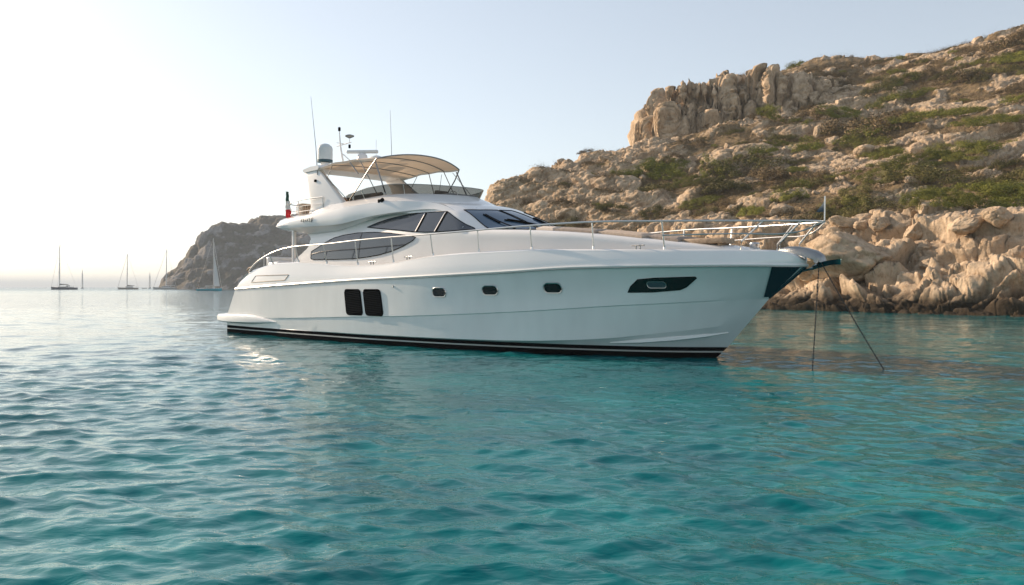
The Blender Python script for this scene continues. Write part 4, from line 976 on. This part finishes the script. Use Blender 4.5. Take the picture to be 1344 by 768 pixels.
special = [(1108,292,1.15,'upright angular boulder on the shore ledge above the bow pennant'),(1130,296,.7,'small boulder to the right of the upright angular one'),(1149,296,1.0,'rounded boulder second right of the upright angular one'),
  (1200,198,.8,'lone pale boulder between two green scrub patches'),(1268,298,1.3,'flat topped boulder under the big green shrub mound'),(1308,288,1.1,'leaning boulder at the right end of the big shrub mound'),(1112,352,3.2,'huge rounded rock at the waterline behind the anchor chains')]
for px, py, s, lb in special:
    q = sight(px, py)
    if q: boulder(q[0]-q[1]*.15*s, s, label=lb, tilt=.3 if s < 3 else .1)
n = 0
idx = np.argwhere((HILL['h'] > 2.0) & (hD < 146) & (hb_ > 640) & (hb_ < 1360))
wts = (HILL['shore'][idx[:,0], idx[:,1]]*.45+HILL['rock'][idx[:,0], idx[:,1]]*.9+.25)*hD[idx[:,0], idx[:,1]]*(1-.9*np.clip(HILL['crag'][idx[:,0], idx[:,1]], 0, 1)); wts /= wts.sum()
for k in rng.choice(len(idx), 150, replace=False, p=wts):
    i, j = idx[k]; boulder(HP[i, j]-HILL['N'][i, j]*.2, float(np.exp(rng.normal(-.62, .45))), tilt=1.2)

def leaf_mound(name, seed, nleaf, size, m, height=.5, spread=1.0, nc=16):
    r = np.random.default_rng(seed); V = []
    rr_ = np.sqrt(r.random(nc))*.82; aa_ = r.random(nc)*6.283; cen = np.stack([rr_*np.cos(aa_)*spread, rr_*np.sin(aa_), .42*np.sqrt(1-rr_**2)*r.uniform(.5, 1.1, nc)], 1); cr = r.uniform(.13, .30, nc)*(26/nc)**.35
    ci = r.integers(nc, size=nleaf); d = r.normal(size=(nleaf, 3)); d[:, 2] = np.abs(d[:, 2]); d /= np.linalg.norm(d, axis=1)[:, None]
    rad = cr[ci]*(r.random(nleaf)**.28)*(1+.14*vnoise(d[:,0]*4+seed, d[:,1]*4, d[:,2]*4, seed)); c = cen[ci]+d*rad[:, None]; c[:, 2] *= height*1.5
    nn_ = d+r.normal(size=(nleaf, 3))*.38; a = np.cross(nn_, r.normal(size=(nleaf, 3))); a /= np.linalg.norm(a, axis=1)[:, None]; b = np.cross(a, nn_); b /= np.linalg.norm(b, axis=1)[:, None]
    s = size*r.uniform(.6, 1.4, nleaf)[:, None]
    V = np.stack([c-a*s*.5, c+b*s*.35, c+a*s*.6], 1).reshape(-1, 3); F = np.arange(nleaf*3).reshape(-1, 3)
    me = bpy.data.meshes.new(name); me.from_pydata(V.tolist(), [], F.tolist()); me.materials.append(m)
    at = me.attributes.new('tint', 'FLOAT', 'POINT'); at.data.foreach_set('value', np.repeat(r.random(nleaf), 3).astype(np.float32)); return me
def leaf_mat(name, ca, cb, cc):
    m = bpy.data.materials.new(name); m.use_nodes = True; n = m.node_tree.nodes; l = m.node_tree.links; p = n['Principled BSDF']
    at = n.new('ShaderNodeAttribute'); at.attribute_name = 'tint'; r = n.new('ShaderNodeValToRGB'); e = r.color_ramp.elements
    e[0].color = (*ca,1); e[1].color = (*cc,1); k = e.new(.55); k.color = (*cb,1); l.new(at.outputs['Fac'], r.inputs[0])
    oi = n.new('ShaderNodeObjectInfo'); h = n.new('ShaderNodeHueSaturation'); mr = n.new('ShaderNodeMapRange'); mr.inputs[3].default_value = .75; mr.inputs[4].default_value = 1.3
    l.new(oi.outputs['Random'], mr.inputs[0]); l.new(mr.outputs[0], h.inputs['Value']); l.new(r.outputs[0], h.inputs['Color']); l.new(h.outputs[0], p.inputs['Base Color'])
    p.inputs['Roughness'].default_value = .75; p.inputs['Specular IOR Level'].default_value = .2; return m
M['leaf'] = leaf_mat('green_leaves', (.080,.095,.014), (.16,.165,.024), (.25,.235,.040))
M['dry'] = leaf_mat('dry_scrub_leaves', (.08,.058,.030), (.15,.105,.052), (.23,.165,.075))
M['olive'] = leaf_mat('olive_scrub_leaves', (.070,.064,.022), (.125,.112,.034), (.19,.165,.05))
GB = [leaf_mound('green_shrub', s, 16000, .036, M['leaf'], .75, 1.1, 48) for s in (1,2,3)]
GS = [leaf_mound('green_shrub', s+10, 3000, .065, M['leaf'], .85) for s in (1,2,3)]
OS = [leaf_mound('olive_shrub', s+20, 3000, .065, M['olive'], .8) for s in (1,2,3)]
DS = [leaf_mound('dry_shrub', s+30, 3000, .065, M['dry'], .75) for s in (1,2,3)]
def shrub(me, p, nrm, sx, sy, sz, rz, label, group=None, name='shrub', cat='shrub'):
    o = bpy.data.objects.new(name, me); col.objects.link(o)
    up = Vector((nrm[0]*.8, nrm[1]*.8, max(nrm[2], .3))).normalized(); o.rotation_euler = (up.to_track_quat('Z', 'Y').to_matrix().to_4x4() @ Matrix.Rotation(rz, 4, 'Z')).to_euler()
    o.location = Vector(p)-up*sz*.12; o.scale = (sx, sy, sz); tag(o, label, cat, group); return o
big = [(1290,262,4.6,2.4,1.5,'largest green shrub mound, spread over the ledge at the right edge'),(1232,262,2.4,1.7,1.2,'green shrub forming the left shoulder of the largest mound'),
  (1322,252,2.6,1.8,1.4,'green shrub at the extreme right behind the flat ledge'),(1108,272,2.5,1.6,1.4,'round green shrub just right of the bow pennant'),(1205,212,3.0,1.5,1.2,'long green shrub on the mid slope to the right'),
  (1160,228,2.8,1.3,1.0,'narrow green shrub running down beside the pale outcrop'),(1255,200,3.6,1.8,1.3,'wide green shrub high above the largest mound'),(1225,153,4.8,2.2,1.7,'wide bright green shrub on the upper right slope'),
  (1300,160,3.6,1.8,1.3,'green shrub near the right edge of the upper slope'),(1155,200,2.3,1.3,1.1,'green shrub in the hollow of the pale outcrop'),(1090,232,2.2,1.2,1.0,'green shrub under the pale outcrop, left of centre'),
  (1106,150,3.3,1.6,1.2,'green shrub high on the slope right of the crag'),(1036,228,2.0,1.2,.9,'olive green shrub on the slope above the bow rail'),(983,278,2.2,1.2,1.1,'bright green shrub directly above the forward bow rail'),
  (925,262,2.4,1.3,1.1,'green shrub above the guard rail at mid bow'),(905,270,1.5,1.0,.9,'small green shrub beside the one above the guard rail'),(868,215,3.2,1.6,1.1,'dark green shrub below the left end of the crag'),(900,238,2.6,1.4,1.1,'green shrub on the slope below the crag'),(1335,75,4.0,2.0,1.4,'green shrub close under the skyline at the far right')]
for k, (px, py, a, b, c, lb) in enumerate(big):
    q = sight(px, py)
    if q: shrub(GB[k % 3], q[0]-q[1]*.1, q[1], a*1.25, b*1.35, c*1.45, R(rng.normal(-5, 12)), lb)
soil = np.argwhere((HILL['rock'] < .5) & (HILL['h'] > 4.5) & (hD < 165) & (hb_ > 665) & (HILL['N'][..., 2] > .45) & (hb_ < 1375))
wt = hD[soil[:,0], soil[:,1]]*(.25+sstep(-.1, .25, fbm(HILL['x'][soil[:,0], soil[:,1]]/9, HILL['y'][soil[:,0], soil[:,1]]/9, 0*HILL['x'][soil[:,0], soil[:,1]], 3, 71))); wt /= wt.sum()
for t, k in enumerate(rng.choice(len(soil), 270, replace=False, p=wt)):
    i, j = soil[k]; s = float(np.exp(rng.normal(.22, .42)))*(.45 if hv_[i, j] < hv_[i].min()+22 else 1); kind = t % 9
    me, lb, gp = (GS[t % 3], 'small bright green bush among rocks on the hillside', 'green bushes on the hillside') if kind < 3 else (OS[t % 3], 'low olive bush on the dry hillside', 'olive bushes on the hillside') if kind < 7 else (DS[t % 3], 'brown dry bush on the rocky hillside', 'dry bushes on the hillside')
    shrub(me, HP[i, j], HILL['N'][i, j], s*1.5, s, s*1.05, rng.normal()*.5, lb, gp)
def scrub():
    k = rng.choice(len(soil), 8000, replace=True, p=wt); i, j = soil[k, 0], soil[k, 1]; c0 = HP[i, j]; N = HILL['N'][i, j]; m = 48
    c0 = np.repeat(c0, m, 0); Nn = np.repeat(N, m, 0); r = np.repeat(np.exp(rng.normal(-.5, .4, 8000)), m)[:, None]; n = len(c0)
    d = rng.normal(size=(n, 3)); d /= np.linalg.norm(d, axis=1)[:, None]; d -= np.minimum(0, (d*Nn).sum(1))[:, None]*Nn*1.6
    c = c0+d*r*(rng.random((n,1))**.4)*np.array([1.15,1,1.15]); nn_ = d+rng.normal(size=(n,3))*.4; a = np.cross(nn_, rng.normal(size=(n,3))); a /= np.linalg.norm(a, axis=1)[:,None]; b = np.cross(a, nn_); b /= np.linalg.norm(b, axis=1)[:,None]
    s = .10*rng.uniform(.6,1.4,(n,1)); V = np.stack([c-a*s*.5, c+b*s*.4, c+a*s*.6], 1).reshape(-1,3)
    tint = np.repeat(np.clip(np.repeat(rng.random(8000), m)*.7+rng.random(n)*.3, 0, 1), 3)
    o = np_mesh('dry_scrub', V, np.arange(n*3).reshape(-1,3), M['dry'], {'tint': tint}, smooth=False)
    tag(o, 'low brown garrigue scrub covering the dry hillside', 'scrub', kind='stuff')
scrub()

# ------------------------------------------------------------------ sailing boats in the bay
def sailboat(px, D, rz, L, mast_h, hull_c, label, group='sailing boats anchored in the bay', cat_hull=False, sail=None, boom_c=(.03,.04,.06), mizzen=None, mastx=.55, genoa=True, loc_name='sailboat'):
    o = empty(loc_name, ((px-672)/1100*D, D, 0), rz); tag(o, label, 'sailboat', group)
    hm = mat('boat_hull', hull_c, .3); wm = mat('boat_deck', (.70,.69,.66), .5); sm_ = mat('spar', (.62,.61,.59), .45)
    fbd = L*.085
    def hullmb(off, bw):
        h = MB(); G = []
        for i in range(15):
            t = i/14; X = -L/2+L*t; w_ = bw*(1-max(0, (t-.45)/.55)**2.0)*(.82+.18*min(1, t*4)); over = .05*L*max(0, t-.8)/.2; zt = fbd*(1+.35*t*t); row = []
            for k in range(9):
                a = math.pi*k/8; row.append((X-(0 if k in (0,8) else over*.4*math.sin(a)), off+w_*math.cos(a)*(1 if k in (0,8) else .93), zt if k in (0,8) else zt*(1-math.sin(a)**.5*1.25)))
            G.append(row)
        h.grid(G); h.add(G[0], [tuple(range(9))]); return h, [(r[0], r[8]) for r in G]
    if cat_hull:
        h = MB(); 
        for off in (-L*.22, L*.22): a, _ = hullmb(off, L*.07); h.add(a.v, a.f)
        h.build('hull', hm, o, smooth=40)
        d = MB(); d.rbox((-L*.08,0,fbd*.95), (L*.62, L*.5, fbd*.45), fbd*.1); d.rbox((-.05*L,0,fbd*1.5), (L*.36, L*.36, fbd*.9), fbd*.25); d.rbox((-.33*L,0,fbd*2.25),(L*.2,L*.38,.08),.03); d.build('coachroof', wm, o, smooth=40)
        z = MB(); z.rbox((-.04*L,0,fbd*1.6), (L*.365, L*.365, fbd*.32), fbd*.05); z.build('window_band', M['blackglass'], o)
        for sy in (-1,1): z = MB(); z.tube([(-.42*L, sy*L*.18, fbd),(-.42*L, sy*L*.18, fbd*2.25)], .05, 5); z.build('bimini_post', sm_, o)
    else:
        h, dk_ = hullmb(0, L*.14); h.build('hull', hm, o, smooth=40)
        d = MB(); d.grid([[(a[0], a[1]*.98, a[2]-.02), (a[0], 0, a[2]+.04), (b[0], b[1]*.98, b[2]-.02)] for a, b in dk_]); d.rbox((.02*L,0,fbd*1.25), (L*.34, L*.15, fbd*.42), fbd*.12); d.rbox((-.30*L,0,fbd*1.2),(L*.16,L*.17,fbd*.3),.08); d.build('deck', wm, o, smooth=40)
        z = MB(); z.rbox((.02*L,0,fbd*1.28), (L*.30, L*.154, fbd*.16), .03); z.build('window_band', M['blackglass'], o)
        z = MB(); z.rbox((-.17*L,0,fbd*1.75), (L*.09,L*.15,fbd*.45), fbd*.15); z.build('sprayhood', mat('sprayhood', boom_c, .9), o, smooth=40)
    for sy in (-1, 1):
        z = MB(); z.tube([(-L*.46, sy*L*.1, fbd*1.7),(0, sy*L*.135, fbd*1.75),(L*.45, sy*.02*L, fbd*2.0)], .025, 4)
        for t in (-.46,-.25,-.05,.15,.32,.45): z.tube([(L*t, sy*L*.12*(1 if t < .2 else .6 if t < .4 else .2), fbd),(L*t, sy*L*.12*(1 if t < .2 else .6 if t < .4 else .2), fbd*1.8)], .02, 4)
        z.build('lifeline', sm_, o)
    mx = (mastx-.5)*L; rt = max(.07, D*.00048)
    z = MB(); z.tube([(mx,0,fbd),(mx-.01*L,0,mast_h*.6),(mx-.02*L,0,mast_h)], [rt*1.25, rt, rt*.55], 8); ml = z.build('mast', sm_, o, smooth=50)
    for f in (.38,.68): z = MB(); z.tube([(mx,-L*.06,mast_h*f),(mx,L*.06,mast_h*f)], rt*.35, 5); z.build('spreader', sm_, ml)
    z = MB(); z.tube([(mx,0,fbd*2.2),(mx-L*.36,0,fbd*2.35)], rt*.7, 7); bo = z.build('boom', sm_, o)
    z = MB(); G = [[(mx-L*.35*t, (.05+.17*(1-t))*math.cos(a), fbd*2.45+(.16+.34*(1-t))*math.sin(a)*1.0) for a in np.linspace(0, 6.283, 9)[:-1]] for t in np.linspace(0.02, 1, 8)]; z.grid(G, cv=True, capu=True); z.build('sail_cover', mat('sail_cover', boom_c, .9), bo, smooth=50)
    st_ = MB(); rs_ = max(.012, D*.00010)
    st_.tube([(L*.49,0,fbd*1.3),(mx-.02*L,0,mast_h*.97)], rs_*1.8, 4); st_.tube([(-L*.5,0,fbd),(mx-.02*L,0,mast_h)], rs_, 4)
    for sy in (-1,1): st_.tube([(mx,sy*L*.13,fbd),(mx,sy*L*.06,mast_h*.38),(mx,sy*L*.055,mast_h*.68),(mx-.02*L,0,mast_h*.98)], rs_, 4)
    st_.build('rigging', sm_, o)
    if sail:
        z = MB(); G = []
        for i in range(14):
            t = i/13; zz = fbd*2.3+(sail[0]-fbd*2.3)*t; wd = sail[1]*(1-t)**.9+.04; G.append([(mx+.15+wd*k/6, .22*math.sin(math.pi*k/6)*(1-t), zz) for k in range(7)])
        z.grid(G); z.grid([[(x, y+.02, q_) for x, y, q_ in r] for r in G]); z.build('sail', mat('sail_cloth', (.75,.73,.70), .8), o, smooth=60)
    if mizzen:
        z = MB(); z.tube([(-L*.42,0,fbd),(-L*.43,0,mizzen)], rt*.6, 6); z.rbox((-L*.46,0,mizzen*.62),(.7,.7,.9),.2); z.rbox((-L*.47,0,fbd*2.2),(1.0,L*.2,.5),.15); z.build('mizzen_mast', mat('varnished_gear', (.30,.22,.17), .6), o, smooth=50)
    return o
sailboat(83.5, 560, R(180), 17.0, 30.5, (.035,.055,.10), 'navy hulled sloop with the tallest mast, farthest left in the bay', mastx=.67)
sailboat(108, 900, R(118), 11.0, 20.5, (.55,.55,.53), 'tiny pale yacht end on, just right of the navy sloop')
sailboat(168, 620, R(205), 14.0, 26.5, (.30,.26,.23), 'catamaran with shade painted dark into its white hull, bare mast, midway between navy sloop and headland', cat_hull=True, boom_c=(.12,.10,.09))  # white boat seen backlit, its shade put into the hull colour
sailboat(196.5, 950, R(112), 12.0, 18.5, (.6,.6,.58), 'faint little white yacht between the two catamarans')
sailboat(216.5, 600, R(200), 15.5, 29.0, (.50,.48,.45), 'pale catamaran with bare mast at the foot of the headland', cat_hull=True, boom_c=(.14,.11,.10), mastx=.45)
sailboat(275, 372, R(0), 11.0, 23.5, (.02,.42,.52), 'teal hulled yacht with narrow white sail set, in front of the headland', sail=(15.5, 2.4), mizzen=6.0, mastx=.68, boom_c=(.35,.33,.30))
dg = empty('dinghy', ((189.5-672)/1100*930, 930, 0), R(10)); tag(dg, 'small dark tender floating beside the faint white yacht', 'dinghy')
q = MB(); q.tube([(-2.4,-.9,.4),(1.2,-.9,.45),(2.5,-.3,.6),(2.5,.3,.6),(1.2,.9,.45),(-2.4,.9,.4)], .35, 8); q.rbox((-.2,0,.3),(4.2,1.5,.3),.05); q.build('tube', mat('grey_tube', (.12,.12,.13), .6), dg, smooth=50)
q = MB(); q.rbox((-2.5,0,.9),(.5,.5,1.1),.1); q.build('outboard_motor', M['rubber'], dg)

# ------------------------------------------------------------------ sea air
def haze():
    b = MB(); x0, x1, y0, y1, z0, z1 = -8000, 8000, -1500, 13000, -12, 75
    b.add([(x0,y0,z0),(x1,y0,z0),(x1,y1,z0),(x0,y1,z0),(x0,y0,z1),(x1,y0,z1),(x1,y1,z1),(x0,y1,z1)], [(0,3,2,1),(4,5,6,7),(0,1,5,4),(1,2,6,5),(2,3,7,6),(3,0,4,7)])
    m = bpy.data.materials.new('haze'); m.use_nodes = True; n = m.node_tree.nodes; l = m.node_tree.links; n.remove(n['Principled BSDF'])
    v = n.new('ShaderNodeVolumePrincipled'); v.inputs['Color'].default_value = (.80,.91,1.0,1); v.inputs['Density'].default_value = HAZE; v.inputs['Anisotropy'].default_value = 0.0
    l.new(v.outputs[0], n['Material Output'].inputs['Volume']); o = b.build('haze', m, None, smooth=0); tag(o, kind='stuff'); o.display_type = 'WIRE'
HAZE = .00026
haze()
